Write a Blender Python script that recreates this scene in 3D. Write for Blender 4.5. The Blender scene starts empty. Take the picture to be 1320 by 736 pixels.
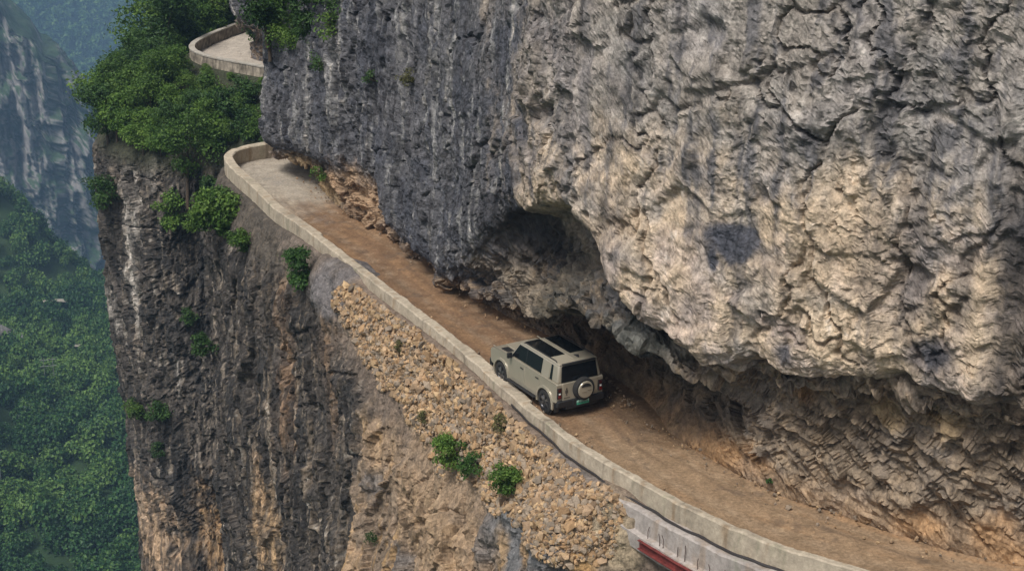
import bpy, math, random
import numpy as np
from mathutils import Vector, Matrix

rng = np.random.default_rng(11)
random.seed(11)
scene = bpy.context.scene
COL = scene.collection
R = math.radians

# ------------------------------------------------------------------ camera model (used to lay the place out at true distances)
H, PITCH, F = 21.9, R(18.8), 2000.0
CP, SP = math.cos(PITCH), math.sin(PITCH)

def ground_point(px, py, z=0.0):
    """world XY of the point at height z that the photograph shows at px, py"""
    k = (368 - py) / F
    Y = (z - H) * (CP + k * SP) / (k * CP - SP)
    fw = Y * CP - (z - H) * SP
    return np.array([(px - 660) / F * fw, Y])

def depth_point(px, py, Y):
    k = (368 - py) / F
    h = Y * (k * CP - SP) / (CP + k * SP)
    fw = Y * CP - h * SP
    return Vector(((px - 660) / F * fw, Y, H + h))

def project(P):
    h = P[..., 2] - H
    fw = P[..., 1] * CP - h * SP
    up = P[..., 1] * SP + h * CP
    return 660 + F * P[..., 0] / fw, 368 - F * up / fw, fw

# ------------------------------------------------------------------ noise in numpy
_perm = np.random.default_rng(3).permutation(256).astype(np.int32)
_perm = np.concatenate([_perm, _perm, _perm])
_g = np.random.default_rng(4).normal(size=(256, 3)); _g /= np.linalg.norm(_g, axis=1)[:, None]
_g = _g.astype(np.float32)

def noise3(x, y, z):
    x = np.asarray(x, np.float32); y = np.asarray(y, np.float32); z = np.asarray(z, np.float32)
    ix, iy, iz = np.floor(x), np.floor(y), np.floor(z)
    fx, fy, fz = x - ix, y - iy, z - iz
    ix = ix.astype(np.int32) & 255; iy = iy.astype(np.int32) & 255; iz = iz.astype(np.int32) & 255
    u = fx * fx * fx * (fx * (fx * 6 - 15) + 10); v = fy * fy * fy * (fy * (fy * 6 - 15) + 10); w = fz * fz * fz * (fz * (fz * 6 - 15) + 10)
    def corner(a, b, c):
        g = _g[_perm[_perm[_perm[ix + a] + iy + b] + iz + c]]
        return g[..., 0] * (fx - a) + g[..., 1] * (fy - b) + g[..., 2] * (fz - c)
    def lerp(a, b, t): return a + (b - a) * t
    x00 = lerp(corner(0, 0, 0), corner(1, 0, 0), u); x10 = lerp(corner(0, 1, 0), corner(1, 1, 0), u)
    x01 = lerp(corner(0, 0, 1), corner(1, 0, 1), u); x11 = lerp(corner(0, 1, 1), corner(1, 1, 1), u)
    return 1.5 * lerp(lerp(x00, x10, v), lerp(x01, x11, v), w)

def fbm(P, s, octaves=4, gain=0.5, off=0.0, ridged=False):
    sx, sy, sz = s if isinstance(s, tuple) else (s, s, s)
    out = 0; a = 1.0
    for i in range(octaves):
        f = 2.03 ** i
        n = noise3(P[..., 0] * sx * f + off + 7.3 * i, P[..., 1] * sy * f + off * 1.7, P[..., 2] * sz * f - off)
        if ridged: n = 1 - 2 * np.abs(n)
        out = out + a * n; a *= gain
    return out

def worley(P, s, off=0, facets=False):
    """F1, F2 and a per-cell random number"""
    sx, sy, sz = s if isinstance(s, tuple) else (s, s, s)
    x = (P[..., 0] * sx + off).astype(np.float32); y = (P[..., 1] * sy + off).astype(np.float32); z = (P[..., 2] * sz).astype(np.float32)
    ix, iy, iz = np.floor(x).astype(np.int32), np.floor(y).astype(np.int32), np.floor(z).astype(np.int32)
    f1 = np.full(x.shape, 9, np.float32); f2 = f1.copy(); cid = np.zeros(x.shape, np.int32)
    rnd = np.random.default_rng(9).random((256, 3)).astype(np.float32)
    tilt = np.random.default_rng(10).normal(size=(256, 3)).astype(np.float32)
    fac = np.zeros(x.shape, np.float32)
    for a in (-1, 0, 1):
        for b in (-1, 0, 1):
            for c in (-1, 0, 1):
                hsh = _perm[_perm[_perm[(ix + a) & 255] + ((iy + b) & 255)] + ((iz + c) & 255)]
                q = rnd[hsh]
                ex, ey, ez = x - ix - a - q[..., 0], y - iy - b - q[..., 1], z - iz - c - q[..., 2]
                d = np.sqrt(ex * ex + ey * ey + ez * ez)
                near = d < f1
                if facets:
                    tl = tilt[hsh]; fac = np.where(near, ex * tl[..., 0] + ey * tl[..., 1] + ez * tl[..., 2] + (q[..., 1] - .5) * .8, fac)
                f2 = np.where(near, f1, np.minimum(f2, d)); cid = np.where(near, hsh, cid); f1 = np.where(near, d, f1)
    return fac if facets else (f1, f2, rnd[cid, 0])

def sstep(a, b, x):
    t = np.clip((x - a) / (b - a), 0, 1)
    return t * t * (3 - 2 * t)

def mixc(c, col, w):
    return c + (np.asarray(col) - c) * w[..., None]

# ------------------------------------------------------------------ mesh helpers
def link(o):
    COL.objects.link(o); return o

def tag(o, label=None, cat=None, group=None, kind=None):
    if label: o['label'] = label
    if cat: o['category'] = cat
    if group: o['group'] = group
    if kind: o['kind'] = kind
    return o

def thing(name, loc=(0, 0, 0), rz=0.0, label=None, cat=None, group=None):
    o = link(bpy.data.objects.new(name, None))
    o.empty_display_size = 0.3
    o.location = loc; o.rotation_euler = (0, 0, rz)
    return tag(o, label, cat, group)

def raw_mesh(name, V, faces_flat, nper, mat, parent=None, col=None, smooth=True):
    """V (n,3); faces_flat (m*nper) vertex indices, all faces with nper corners"""
    me = bpy.data.meshes.new(name)
    n = len(V); m = len(faces_flat) // nper
    me.vertices.add(n); me.vertices.foreach_set('co', np.asarray(V, np.float32).ravel())
    me.loops.add(m * nper); me.loops.foreach_set('vertex_index', np.asarray(faces_flat, np.int32))
    me.polygons.add(m)
    me.polygons.foreach_set('loop_start', np.arange(0, m * nper, nper, dtype=np.int32))
    me.polygons.foreach_set('use_smooth', np.full(m, smooth))
    me.update(calc_edges=True)
    if col is not None:
        a = me.attributes.new('Col', 'FLOAT_COLOR', 'POINT')
        c = np.ones((n, 4), np.float32); c[:, :3] = np.asarray(col).reshape(-1, 3)
        a.data.foreach_set('color', c.ravel())
    me.materials.append(mat)
    o = link(bpy.data.objects.new(name, me))
    if parent is not None: o.parent = parent
    return o

def grid_faces(nr, nc, closed=False):
    r = np.arange(nr - 1)[:, None]; c = np.arange(nc if closed else nc - 1)[None, :]
    c2 = (c + 1) % nc
    return np.stack([r * nc + c, r * nc + c2, (r + 1) * nc + c2, (r + 1) * nc + c], -1).reshape(-1)

def grid_mesh(name, P, mat, parent=None, col=None, smooth=True, flip=False):
    nr, nc = P.shape[:2]
    f = grid_faces(nr, nc).reshape(-1, 4)
    if flip: f = f[:, ::-1]
    return raw_mesh(name, P.reshape(-1, 3), f.reshape(-1), 4, mat, parent, col, smooth)

class MB:
    """collects simple shapes for ONE mesh object"""
    def __init__(self): self.v = []; self.f = []
    def add(self, v, f):
        b = len(self.v); self.v += [tuple(p) for p in v]; self.f += [tuple(i + b for i in q) for q in f]
    def box(self, x0, x1, y0, y1, z0, z1, M=None):
        v = [Vector((x, y, z)) for z in (z0, z1) for y in (y0, y1) for x in (x0, x1)]
        if M: v = [M @ p for p in v]
        self.add(v, [(0, 2, 3, 1), (4, 5, 7, 6), (0, 1, 5, 4), (2, 6, 7, 3), (0, 4, 6, 2), (1, 3, 7, 5)])
    def tube(self, pts, r, n=8, caps=True):
        pts = [Vector(p) for p in pts]; rr = r if isinstance(r, (list, tuple)) else [r] * len(pts)
        v = []; f = []
        for i, p in enumerate(pts):
            d = (pts[min(i + 1, len(pts) - 1)] - pts[max(i - 1, 0)]).normalized()
            a = d.orthogonal().normalized() if i == 0 else (a - d * a.dot(d)).normalized()
            b = d.cross(a)
            for k in range(n):
                t = 2 * math.pi * k / n
                v.append(p + (a * math.cos(t) + b * math.sin(t)) * rr[i])
        for i in range(len(pts) - 1):
            for k in range(n):
                k2 = (k + 1) % n
                f.append((i * n + k, i * n + k2, (i + 1) * n + k2, (i + 1) * n + k))
        if caps:
            f.append(tuple(range(n))[::-1]); f.append(tuple((len(pts) - 1) * n + k for k in range(n)))
        self.add(v, f)
    def lathe(self, prof, axis='x', n=32, c=(0, 0, 0), close=True):
        """prof: (along axis, radius)"""
        v = []; f = []
        for (a, r) in prof:
            for k in range(n):
                t = 2 * math.pi * k / n
                if axis == 'x': v.append((c[0] + a, c[1] + r * math.cos(t), c[2] + r * math.sin(t)))
                elif axis == 'y': v.append((c[0] + r * math.cos(t), c[1] + a, c[2] + r * math.sin(t)))
                else: v.append((c[0] + r * math.cos(t), c[1] + r * math.sin(t), c[2] + a))
        for i in range(len(prof) - 1):
            for k in range(n):
                k2 = (k + 1) % n
                f.append((i * n + k, i * n + k2, (i + 1) * n + k2, (i + 1) * n + k))
        if close:
            f.append(tuple(range(n))); f.append(tuple((len(prof) - 1) * n + k for k in range(n))[::-1])
        self.add(v, f)
    def prism(self, poly, x0, x1, taper=None):
        """poly of (y, z) extruded along x"""
        n = len(poly); v = []
        for x in (x0, x1):
            for (y, z) in poly: v.append((x, y, z))
        f = [tuple(range(n)), tuple(range(2 * n - 1, n - 1, -1))]
        for k in range(n):
            k2 = (k + 1) % n; f.append((k, k + n, k2 + n, k2))
        self.add(v, f)
    def panel(self, corners, t):
        """a flat plate: corners (3-D, any number, planar), thickness t along its normal"""
        c = [Vector(p) for p in corners]; n = (c[1] - c[0]).cross(c[2] - c[0]).normalized()
        m = len(c); v = [p for p in c] + [p + n * t for p in c]
        f = [tuple(range(m))[::-1], tuple(range(m, 2 * m))]
        for k in range(m): f.append((k, (k + 1) % m, (k + 1) % m + m, k + m))
        self.add(v, f)
    def build(self, name, mat, parent=None, bevel=0.0, seg=2, smooth=True, angle=40):
        me = bpy.data.meshes.new(name); me.from_pydata([tuple(p) for p in self.v], [], self.f); me.update()
        import bmesh
        bm = bmesh.new(); bm.from_mesh(me); bmesh.ops.recalc_face_normals(bm, faces=bm.faces); bm.to_mesh(me); bm.free()
        me.materials.append(mat)
        o = link(bpy.data.objects.new(name, me))
        if parent is not None: o.parent = parent
        if bevel > 0:
            b = o.modifiers.new('bevel', 'BEVEL'); b.width = bevel; b.segments = seg; b.limit_method = 'ANGLE'; b.angle_limit = R(35)
        if smooth:
            me.polygons.foreach_set('use_smooth', [True] * len(me.polygons))
            me.set_sharp_from_angle(angle=R(angle))
        return o

def copy_tree(o, parent=None):
    c = o.copy(); COL.objects.link(c); c.parent = parent
    for ch in list(o.children): copy_tree(ch, c)
    return c

# ------------------------------------------------------------------ materials
def new_mat(name):
    m = bpy.data.materials.new(name); m.use_nodes = True
    nt = m.node_tree; b = nt.nodes['Principled BSDF']
    return m, nt, b

def N(nt, kind, **kw):
    n = nt.nodes.new(kind)
    for k, v in kw.items():
        if k in n.inputs: n.inputs[k].default_value = v
        else: setattr(n, k, v)
    return n

def plain(name, col, rough=0.5, metal=0.0, spec=0.5, var=0.12, scale=6.0, bump=0.0, coat=0.0):
    """a slightly uneven surface: noise in colour and roughness"""
    m, nt, b = new_mat(name)
    tc = N(nt, 'ShaderNodeTexCoord'); no = N(nt, 'ShaderNodeTexNoise', Scale=scale, Detail=8.0, Roughness=0.65)
    nt.links.new(tc.outputs['Object'], no.inputs['Vector'])
    mr = N(nt, 'ShaderNodeMapRange'); mr.inputs[1].default_value = 0.3; mr.inputs[2].default_value = 0.7
    mr.inputs[3].default_value = 1 - var; mr.inputs[4].default_value = 1 + var
    nt.links.new(no.outputs['Fac'], mr.inputs[0])
    mx = N(nt, 'ShaderNodeMix', data_type='RGBA', blend_type='MULTIPLY'); mx.inputs[0].default_value = 1.0
    mx.inputs[6].default_value = (*col, 1); nt.links.new(mr.outputs[0], mx.inputs[7])
    nt.links.new(mx.outputs[2], b.inputs['Base Color'])
    b.inputs['Roughness'].default_value = rough; b.inputs['Metallic'].default_value = metal
    b.inputs['Specular IOR Level'].default_value = spec
    if coat: b.inputs['Coat Weight'].default_value = coat; b.inputs['Coat Roughness'].default_value = 0.15
    if bump:
        bp = N(nt, 'ShaderNodeBump', Strength=1.0, Distance=bump); nt.links.new(no.outputs['Fac'], bp.inputs['Height'])
        nt.links.new(bp.outputs[0], b.inputs['Normal'])
    return m

def rock_material(name, fine=1.0, streak=0.5, bump=0.12, tex=1.0):
    m, nt, b = new_mat(name); L = nt.links.new
    at = N(nt, 'ShaderNodeAttribute', attribute_name='Col')
    tc = N(nt, 'ShaderNodeTexCoord')
    no = N(nt, 'ShaderNodeTexNoise', Scale=1.3 * tex, Detail=13.0, Roughness=0.68, Distortion=0.6)
    L(tc.outputs['Object'], no.inputs['Vector'])
    n2 = N(nt, 'ShaderNodeTexNoise', Scale=8.0 * tex, Detail=9.0, Roughness=0.75)
    L(tc.outputs['Object'], n2.inputs['Vector'])
    mp = N(nt, 'ShaderNodeMapping'); mp.inputs['Scale'].default_value = (3.2, 3.2, 0.22)
    L(tc.outputs['Object'], mp.inputs['Vector'])
    st = N(nt, 'ShaderNodeTexNoise', Scale=1.0, Detail=8.0, Roughness=0.62, Distortion=0.3); L(mp.outputs[0], st.inputs['Vector'])
    def ranged(src, lo, hi, a, c):
        r = N(nt, 'ShaderNodeMapRange'); r.inputs[1].default_value = lo; r.inputs[2].default_value = hi
        r.inputs[3].default_value = a; r.inputs[4].default_value = c; L(src, r.inputs[0]); return r.outputs[0]
    def mul(a, bb):
        q = N(nt, 'ShaderNodeMath', operation='MULTIPLY'); L(a, q.inputs[0]); L(bb, q.inputs[1]); return q.outputs[0]
    k = mul(ranged(no.outputs['Fac'], 0.3, 0.7, 1 - 0.38 * fine, 1 + 0.38 * fine), ranged(n2.outputs['Fac'], 0.3, 0.7, 1 - 0.34 * fine, 1 + 0.34 * fine))
    k = mul(k, ranged(st.outputs['Fac'], 0.32, 0.68, 1 - 0.5 * streak, 1 + 0.5 * streak))
    mq = N(nt, 'ShaderNodeMapping'); mq.inputs['Scale'].default_value = (9.5, 9.5, 0.5); L(tc.outputs['Object'], mq.inputs['Vector'])
    sq = N(nt, 'ShaderNodeTexNoise', Scale=1.0, Detail=6.0, Roughness=0.6, Distortion=0.2); L(mq.outputs[0], sq.inputs['Vector'])
    k = mul(k, ranged(sq.outputs['Fac'], 0.35, 0.65, 1 - 0.35 * streak, 1 + 0.35 * streak))
    # cracks
    vw = N(nt, 'ShaderNodeTexNoise', Scale=1.1 * tex, Detail=4.0); L(tc.outputs['Object'], vw.inputs['Vector'])
    va = N(nt, 'ShaderNodeVectorMath', operation='MULTIPLY_ADD'); L(vw.outputs['Color'], va.inputs[0]); va.inputs[1].default_value = (1.5, 1.5, 1.5); L(tc.outputs['Object'], va.inputs[2])
    vo = N(nt, 'ShaderNodeTexVoronoi', feature='DISTANCE_TO_EDGE', Scale=1.1 * tex); L(va.outputs[0], vo.inputs['Vector'])
    k = mul(k, ranged(vo.outputs['Distance'], 0.0, 0.02, 0.85, 1.0))
    mx = N(nt, 'ShaderNodeMix', data_type='RGBA', blend_type='MULTIPLY'); mx.inputs[0].default_value = 1.0
    L(at.outputs['Color'], mx.inputs[6]); L(k, mx.inputs[7]); L(mx.outputs[2], b.inputs['Base Color'])
    b.inputs['Roughness'].default_value = 0.92; b.inputs['Specular IOR Level'].default_value = 0.25
    def facets(sc, sz):
        mpf = N(nt, 'ShaderNodeMapping'); mpf.inputs['Scale'].default_value = (sc, sc, sc * sz); mpf.inputs['Rotation'].default_value = (.4, .3, .2); L(tc.outputs['Object'], mpf.inputs['Vector'])
        v = N(nt, 'ShaderNodeTexVoronoi', feature='F1', Scale=1.0); L(mpf.outputs[0], v.inputs['Vector'])
        sb = N(nt, 'ShaderNodeVectorMath', operation='SUBTRACT'); L(mpf.outputs[0], sb.inputs[0]); L(v.outputs['Position'], sb.inputs[1])
        cs = N(nt, 'ShaderNodeVectorMath', operation='SUBTRACT'); L(v.outputs['Color'], cs.inputs[0]); cs.inputs[1].default_value = (.5, .5, .5)
        dt = N(nt, 'ShaderNodeVectorMath', operation='DOT_PRODUCT'); L(sb.outputs[0], dt.inputs[0]); L(cs.outputs[0], dt.inputs[1])
        return dt.outputs['Value']
    fA, fB = facets(2.6 * tex, .8), facets(7.0 * tex, .8)
    fs = N(nt, 'ShaderNodeMath', operation='MULTIPLY_ADD'); L(fB, fs.inputs[0]); fs.inputs[1].default_value = .42; L(fA, fs.inputs[2])
    ad = N(nt, 'ShaderNodeMath', operation='MULTIPLY_ADD'); L(n2.outputs['Fac'], ad.inputs[0]); ad.inputs[1].default_value = 0.16; L(fs.outputs[0], ad.inputs[2])
    ad2 = N(nt, 'ShaderNodeMath', operation='MULTIPLY_ADD'); L(no.outputs['Fac'], ad2.inputs[0]); ad2.inputs[1].default_value = .5; L(ad.outputs[0], ad2.inputs[2])
    bp = N(nt, 'ShaderNodeBump', Strength=1.0, Distance=bump * 2.2); L(ad2.outputs[0], bp.inputs['Height'])
    L(bp.outputs[0], b.inputs['Normal'])
    return m

def col_material(name, fine=0.3, scale=5.0, bump=0.03, rough=0.9):
    m, nt, b = new_mat(name); L = nt.links.new
    at = N(nt, 'ShaderNodeAttribute', attribute_name='Col'); tc = N(nt, 'ShaderNodeTexCoord')
    no = N(nt, 'ShaderNodeTexNoise', Scale=scale, Detail=12.0, Roughness=0.7); L(tc.outputs['Object'], no.inputs['Vector'])
    r = N(nt, 'ShaderNodeMapRange'); r.inputs[1].default_value = 0.3; r.inputs[2].default_value = 0.7
    r.inputs[3].default_value = 1 - fine; r.inputs[4].default_value = 1 + fine; L(no.outputs['Fac'], r.inputs[0])
    mx = N(nt, 'ShaderNodeMix', data_type='RGBA', blend_type='MULTIPLY'); mx.inputs[0].default_value = 1.0
    L(at.outputs['Color'], mx.inputs[6]); L(r.outputs[0], mx.inputs[7]); L(mx.outputs[2], b.inputs['Base Color'])
    b.inputs['Roughness'].default_value = rough; b.inputs['Specular IOR Level'].default_value = 0.25
    bp = N(nt, 'ShaderNodeBump', Strength=1.0, Distance=bump); L(no.outputs['Fac'], bp.inputs['Height']); L(bp.outputs[0], b.inputs['Normal'])
    return m

def leaf_material(name, dark, mid, light, transl=0.3):
    m, nt, b = new_mat(name); L = nt.links.new
    ge = N(nt, 'ShaderNodeNewGeometry'); at = N(nt, 'ShaderNodeAttribute', attribute_name='Col')
    oi = N(nt, 'ShaderNodeObjectInfo')
    se = N(nt, 'ShaderNodeSeparateColor'); L(at.outputs['Color'], se.inputs[0])
    a1 = N(nt, 'ShaderNodeMath', operation='MULTIPLY_ADD'); L(ge.outputs['Random Per Island'], a1.inputs[0]); a1.inputs[1].default_value = 0.45; 
    a0 = N(nt, 'ShaderNodeMath', operation='MULTIPLY_ADD'); L(oi.outputs['Random'], a0.inputs[0]); a0.inputs[1].default_value = 0.22; a0.inputs[2].default_value = -0.12
    L(a0.outputs[0], a1.inputs[2])
    a2 = N(nt, 'ShaderNodeMath', operation='MULTIPLY_ADD'); L(se.outputs[0], a2.inputs[0]); a2.inputs[1].default_value = 0.6; L(a1.outputs[0], a2.inputs[2])
    cr = N(nt, 'ShaderNodeValToRGB'); L(a2.outputs[0], cr.inputs[0])
    e = cr.color_ramp.elements; e[0].position = 0.1; e[0].color = (*dark, 1); e[1].position = 0.95; e[1].color = (*light, 1)
    q = e.new(0.5); q.color = (*mid, 1)
    L(cr.outputs[0], b.inputs['Base Color']); b.inputs['Roughness'].default_value = 0.55; b.inputs['Specular IOR Level'].default_value = 0.3
    tr = N(nt, 'ShaderNodeBsdfTranslucent'); L(cr.outputs[0], tr.inputs['Color'])
    ms = N(nt, 'ShaderNodeMixShader'); ms.inputs[0].default_value = transl
    L(b.outputs[0], ms.inputs[1]); L(tr.outputs[0], ms.inputs[2]); L(ms.outputs[0], nt.nodes['Material Output'].inputs['Surface'])
    return m

#@@SECTION stations
# ------------------------------------------------------------------ the road's stations: wall line (valley side) and rock toe (mountain side)
WALL_PX = [(1420, 830, .35), (1250, 776, .35), (1124, 734, .35), (1028, 707, .35), (960, 683, .35), (900, 654, .35), (840, 622, .35), (790, 594, .35),
           (735, 559, .28), (690, 522, .22), (650, 490, .22), (600, 443, .25), (541, 399, .32), (495, 364, .42), (457, 336, .45), (412, 300, .5),
           (382, 280, .6), (359, 266, .68), (336, 240, .75), (318, 226, .8), (305, 214, .85), (293, 199, .9)]
TOE_PX = [(1560, 775), (1410, 748), (1263, 722), (1170, 694), (1083, 664), (1020, 645), (957, 617), (905, 587),
          (852, 556), (812, 520), (768, 474), (715, 435), (650, 408), (600, 374), (557, 338), (510, 304),
          (470, 288), (434, 268), (418, 248), (411, 232)]
Wk = [ground_point(x, y, z) for x, y, z in WALL_PX]
HWk = [z for _, _, z in WALL_PX]
Wk += [ground_point(312, 210), ground_point(336, 206), ground_point(366, 200)]
Wk += [np.array(p) for p in [(-11, 89.5), (-8.5, 92), (-7.8, 96), (-9.5, 101), (-13.5, 106), (-17.7, 111.2), (-21.8, 113.8), (-24.8, 118), (-24.4, 123), (-23, 129), (-21.2, 134), (-18, 141), (-14, 150)]]
HWk += [.9] * (len(Wk) - len(HWk))
Tk = [ground_point(x, y) for x, y in TOE_PX]
Tk += [np.array(p) for p in [(-10.9, 83.5), (-10.8, 84.1), (-10.6, 84.7), (-10.3, 85.2), (-9.8, 85.7), (-8.6, 86.3), (-5.0, 90.0), (-3.9, 96.3), (-5.8, 102.4), (-10.4, 108.5), (-15.7, 114.6), (-18.8, 116.8), (-20.3, 118.8), (-20, 123.3), (-18.6, 129.8), (-17, 135.2), (-14, 142.5), (-10.5, 152)]]
Wk, Tk, HWk = np.array(Wk), np.array(Tk), np.array(HWk)
# two more stations to the right, outside the frame
Wk = np.vstack([Wk[0] + 2 * (Wk[0] - Wk[1]) + [2, 0], Wk[0] + 1 * (Wk[0] - Wk[1]), Wk]); Tk = np.vstack([Tk[0] + 2 * (Tk[0] - Tk[1]) + [2, 0], Tk[0] + (Tk[0] - Tk[1]), Tk]); HWk = np.concatenate([[.35, .35], HWk])
KOFF = 2                                     # key k in the lists above is index k + KOFF
NK = len(Wk)

def catmull(K, t):
    K = np.asarray(K, float)
    i = np.clip(np.floor(t).astype(int), 0, len(K) - 2); f = t - i
    g = lambda j: K[np.clip(j, 0, len(K) - 1)]
    p0, p1, p2, p3 = g(i - 1), g(i), g(i + 1), g(i + 2)
    if K.ndim > 1: f = f[:, None]
    return 0.5 * (2 * p1 + (p2 - p0) * f + (2 * p0 - 5 * p1 + 4 * p2 - p3) * f ** 2 + (3 * p1 - p0 - 3 * p2 + p3) * f ** 3)

def gsmooth(A, sig):
    n = int(sig * 3); k = np.exp(-0.5 * (np.arange(-n, n + 1) / sig) ** 2); k /= k.sum()
    A = np.asarray(A, float); B = np.pad(A, [(n, n)] + [(0, 0)] * (A.ndim - 1), mode='reflect', reflect_type='odd')
    return np.stack([np.convolve(B[:, j], k, 'valid') for j in range(A.shape[1])], 1) if A.ndim > 1 else np.convolve(B, k, 'valid')

_t = np.linspace(0, NK - 1, 8000)
_W = gsmooth(catmull(Wk, _t), 110); _T = gsmooth(catmull(Tk, _t), 90)
_mid = 0.5 * (_W + _T)
_seg = np.linalg.norm(np.diff(_W, axis=0), axis=1) * .6 + np.linalg.norm(np.diff(_mid, axis=0), axis=1) * .4
_kk = _t - KOFF
_dens = np.interp(_kk, [-2, 1, 3, 24, 25, 29, 30, 33.5, 35, 36], [4, 11, 13.5, 12, 4, 4, 9, 8, 4, 3])   # stations per metre
_cum = np.concatenate([[0], np.cumsum(_seg * 0.5 * (_dens[1:] + _dens[:-1]))])
NS = int(_cum[-1])
_ti = np.interp(np.linspace(0, _cum[-1], NS), _cum, _t)
pick = lambda A: np.stack([np.interp(_ti, _t, A[:, j]) for j in range(A.shape[1])], 1)
W, T = pick(_W), pick(_T)
KS = _ti - KOFF                                                  # key number of every station
HW = np.interp(KS, np.arange(NK) - KOFF, HWk)
S = np.concatenate([[0], np.cumsum(np.linalg.norm(np.diff(0.5 * (W + T), axis=0), axis=1))])
D = W - T; RW = np.linalg.norm(D, axis=1); D = gsmooth(D / RW[:, None], 6); D /= np.linalg.norm(D, axis=1)[:, None]
# outward direction of the wall itself
_tan = np.gradient(W, axis=0); _tan /= np.linalg.norm(_tan, axis=1)[:, None]
OUT = np.stack([-_tan[:, 1], _tan[:, 0]], 1); OUT *= np.sign((OUT * D).sum(1))[:, None]
OUT = gsmooth(OUT, 10); OUT /= np.linalg.norm(OUT, axis=1)[:, None]
kt = lambda xs, ys: np.interp(KS, xs, ys)

def solve_lip(o, lx, ly):
    z = np.full(NS, 3.0); Q = T + D * o[:, None]
    for _ in range(12):
        px, _, _ = project(np.column_stack([Q, z]))
        k = (368 - np.interp(px, lx, ly)) / F
        z = H + Q[:, 1] * (k * CP - SP) / (CP + k * SP)
    return z

def sheet(ctrl_o, ctrl_z, base, direction, nrow, dens_w):
    """profiles through control points -> grid (nrow, NS, 3); rows spaced by weighted length"""
    nc = len(ctrl_o)
    O = np.array(ctrl_o); Z = np.array(ctrl_z)                    # (nc, NS)
    lens = np.sqrt(np.diff(O, axis=0) ** 2 + np.diff(Z, axis=0) ** 2).mean(1) * np.array(dens_w)
    cum = np.concatenate([[0], np.cumsum(lens)]); t = np.interp(np.linspace(0, cum[-1], nrow), cum, np.arange(nc))
    i = np.clip(np.floor(t).astype(int), 0, nc - 2); f = (t - i)[:, None]
    o = O[i] * (1 - f) + O[i + 1] * f; z = Z[i] * (1 - f) + Z[i + 1] * f
    # round the corners a little
    for _ in range(3):
        o[1:-1] = (o[:-2] + 2 * o[1:-1] + o[2:]) / 4; z[1:-1] = (z[:-2] + 2 * z[1:-1] + z[2:]) / 4
    P = np.zeros((nrow, NS, 3)); P[..., :2] = base[None] + direction[None] * o[..., None]; P[..., 2] = z
    return P, t

def normals(P):
    a = np.gradient(P, axis=1); b = np.gradient(P, axis=0)
    n = np.cross(a, b); return n / np.maximum(np.linalg.norm(n, axis=-1, keepdims=True), 1e-9)

def blob(P, px0, py0, rx, ry, soft=0.45, rough=0.35, nf=0.5):
    """weight of a patch on a rock sheet: centred where the photo shows it, an ellipse in metres along the sheet and up it"""
    px, py, fw = project(P)
    d = (px - px0) ** 2 + (py - py0) ** 2 + (fw - fw.min()) * 0.3
    j = np.unravel_index(np.argmin(d), d.shape)
    c = P[j]; sc = F / fw[j]
    c2 = P[j[0], min(j[1] + 5, P.shape[1] - 1)]
    dp = abs(project(c2)[0] - px[j]) / max(np.linalg.norm((c2 - c)[:2]), 1e-3)
    rs = rx / max(dp, sc * 0.25); rz = ry / (sc * 0.93)
    dd = np.sqrt((np.linalg.norm(P[..., :2] - c[:2], axis=-1) / rs) ** 2 + ((P[..., 2] - c[2]) / rz) ** 2)
    dd = dd + rough * fbm(P, nf, 4, 0.6, off=px0 * .01)
    return 1 - sstep(1 - soft, 1 + soft, dd)

#@@SECTION upper
# ------------------------------------------------------------------ upper cliff: toe, undercut, lips, face
L1 = np.array([(330, 196), (352, 199), (366, 201), (385, 206), (398, 212), (416, 219), (432, 238), (450, 258), (470, 270), (490, 287), (505, 302), (525, 318), (545, 335), (556, 350), (565, 360), (582, 358), (600, 366), (612, 374), (640, 388), (668, 407), (690, 407), (703, 399), (740, 398), (770, 412), (800, 430), (840, 456), (880, 478), (930, 480), (976, 470), (1001, 500), (1042, 497), (1083, 492), (1120, 496), (1148, 494), (1173, 508), (1222, 522), (1275, 540), (1320, 552), (1500, 600), (1800, 660)], float)
L2 = np.array([(330, 185), (352, 189), (366, 192), (385, 196), (398, 202), (416, 208), (432, 218), (450, 224), (470, 223), (485, 231), (496, 255), (502, 285), (515, 303), (525, 312), (545, 327), (556, 343), (565, 352), (582, 348), (600, 340), (619, 316), (638, 293), (664, 268), (702, 260), (737, 268), (763, 295), (782, 333), (790, 360), (801, 386), (824, 405), (855, 424), (885, 447), (897, 466), (930, 468), (976, 456), (1001, 485), (1042, 482), (1083, 478), (1120, 480), (1148, 476), (1173, 489), (1222, 503), (1275, 520), (1320, 528), (1500, 570), (1800, 630)], float)
bendw = sstep(24, 26.5, KS)
o1 = kt([-2, 3, 5.5, 7.8, 9.4, 11, 13, 13.8, 15, 17, 18.5, 20, 23, 24.5, 27, 36], [1.1, 1.1, 1.2, 3.1, 3.0, 1.4, .9, .9, .35, .35, .9, 2.2, 2.2, 1.6, .8, .8])
o2 = kt([-2, 3, 5.5, 7.8, 9.4, 11, 13, 13.8, 15, 17, 18.5, 20, 23, 24.5, 27, 36], [1.8, 1.9, 2.1, 3.7, 3.6, 2.3, 1.3, 1.1, .8, .8, 1.2, 2.4, 2.4, 1.8, 1.0, 1.0])
o1, o2 = gsmooth(o1, 12), gsmooth(o2, 12)
z1 = solve_lip(o1, L1[:, 0], L1[:, 1]); z2 = solve_lip(o2, L2[:, 0], L2[:, 1])
z1 = z1 * (1 - bendw) + 2.4 * bendw; z2 = z2 * (1 - bendw) + 3.2 * bendw
z1 = np.maximum(gsmooth(z1, 2.5), 0.12); z2 = np.maximum(gsmooth(z2, 2.5), z1 + 0.12)
S1 = np.stack([S, 0 * S, 0 * S], 1); jag = (1 - sstep(15, 17, KS))
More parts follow.
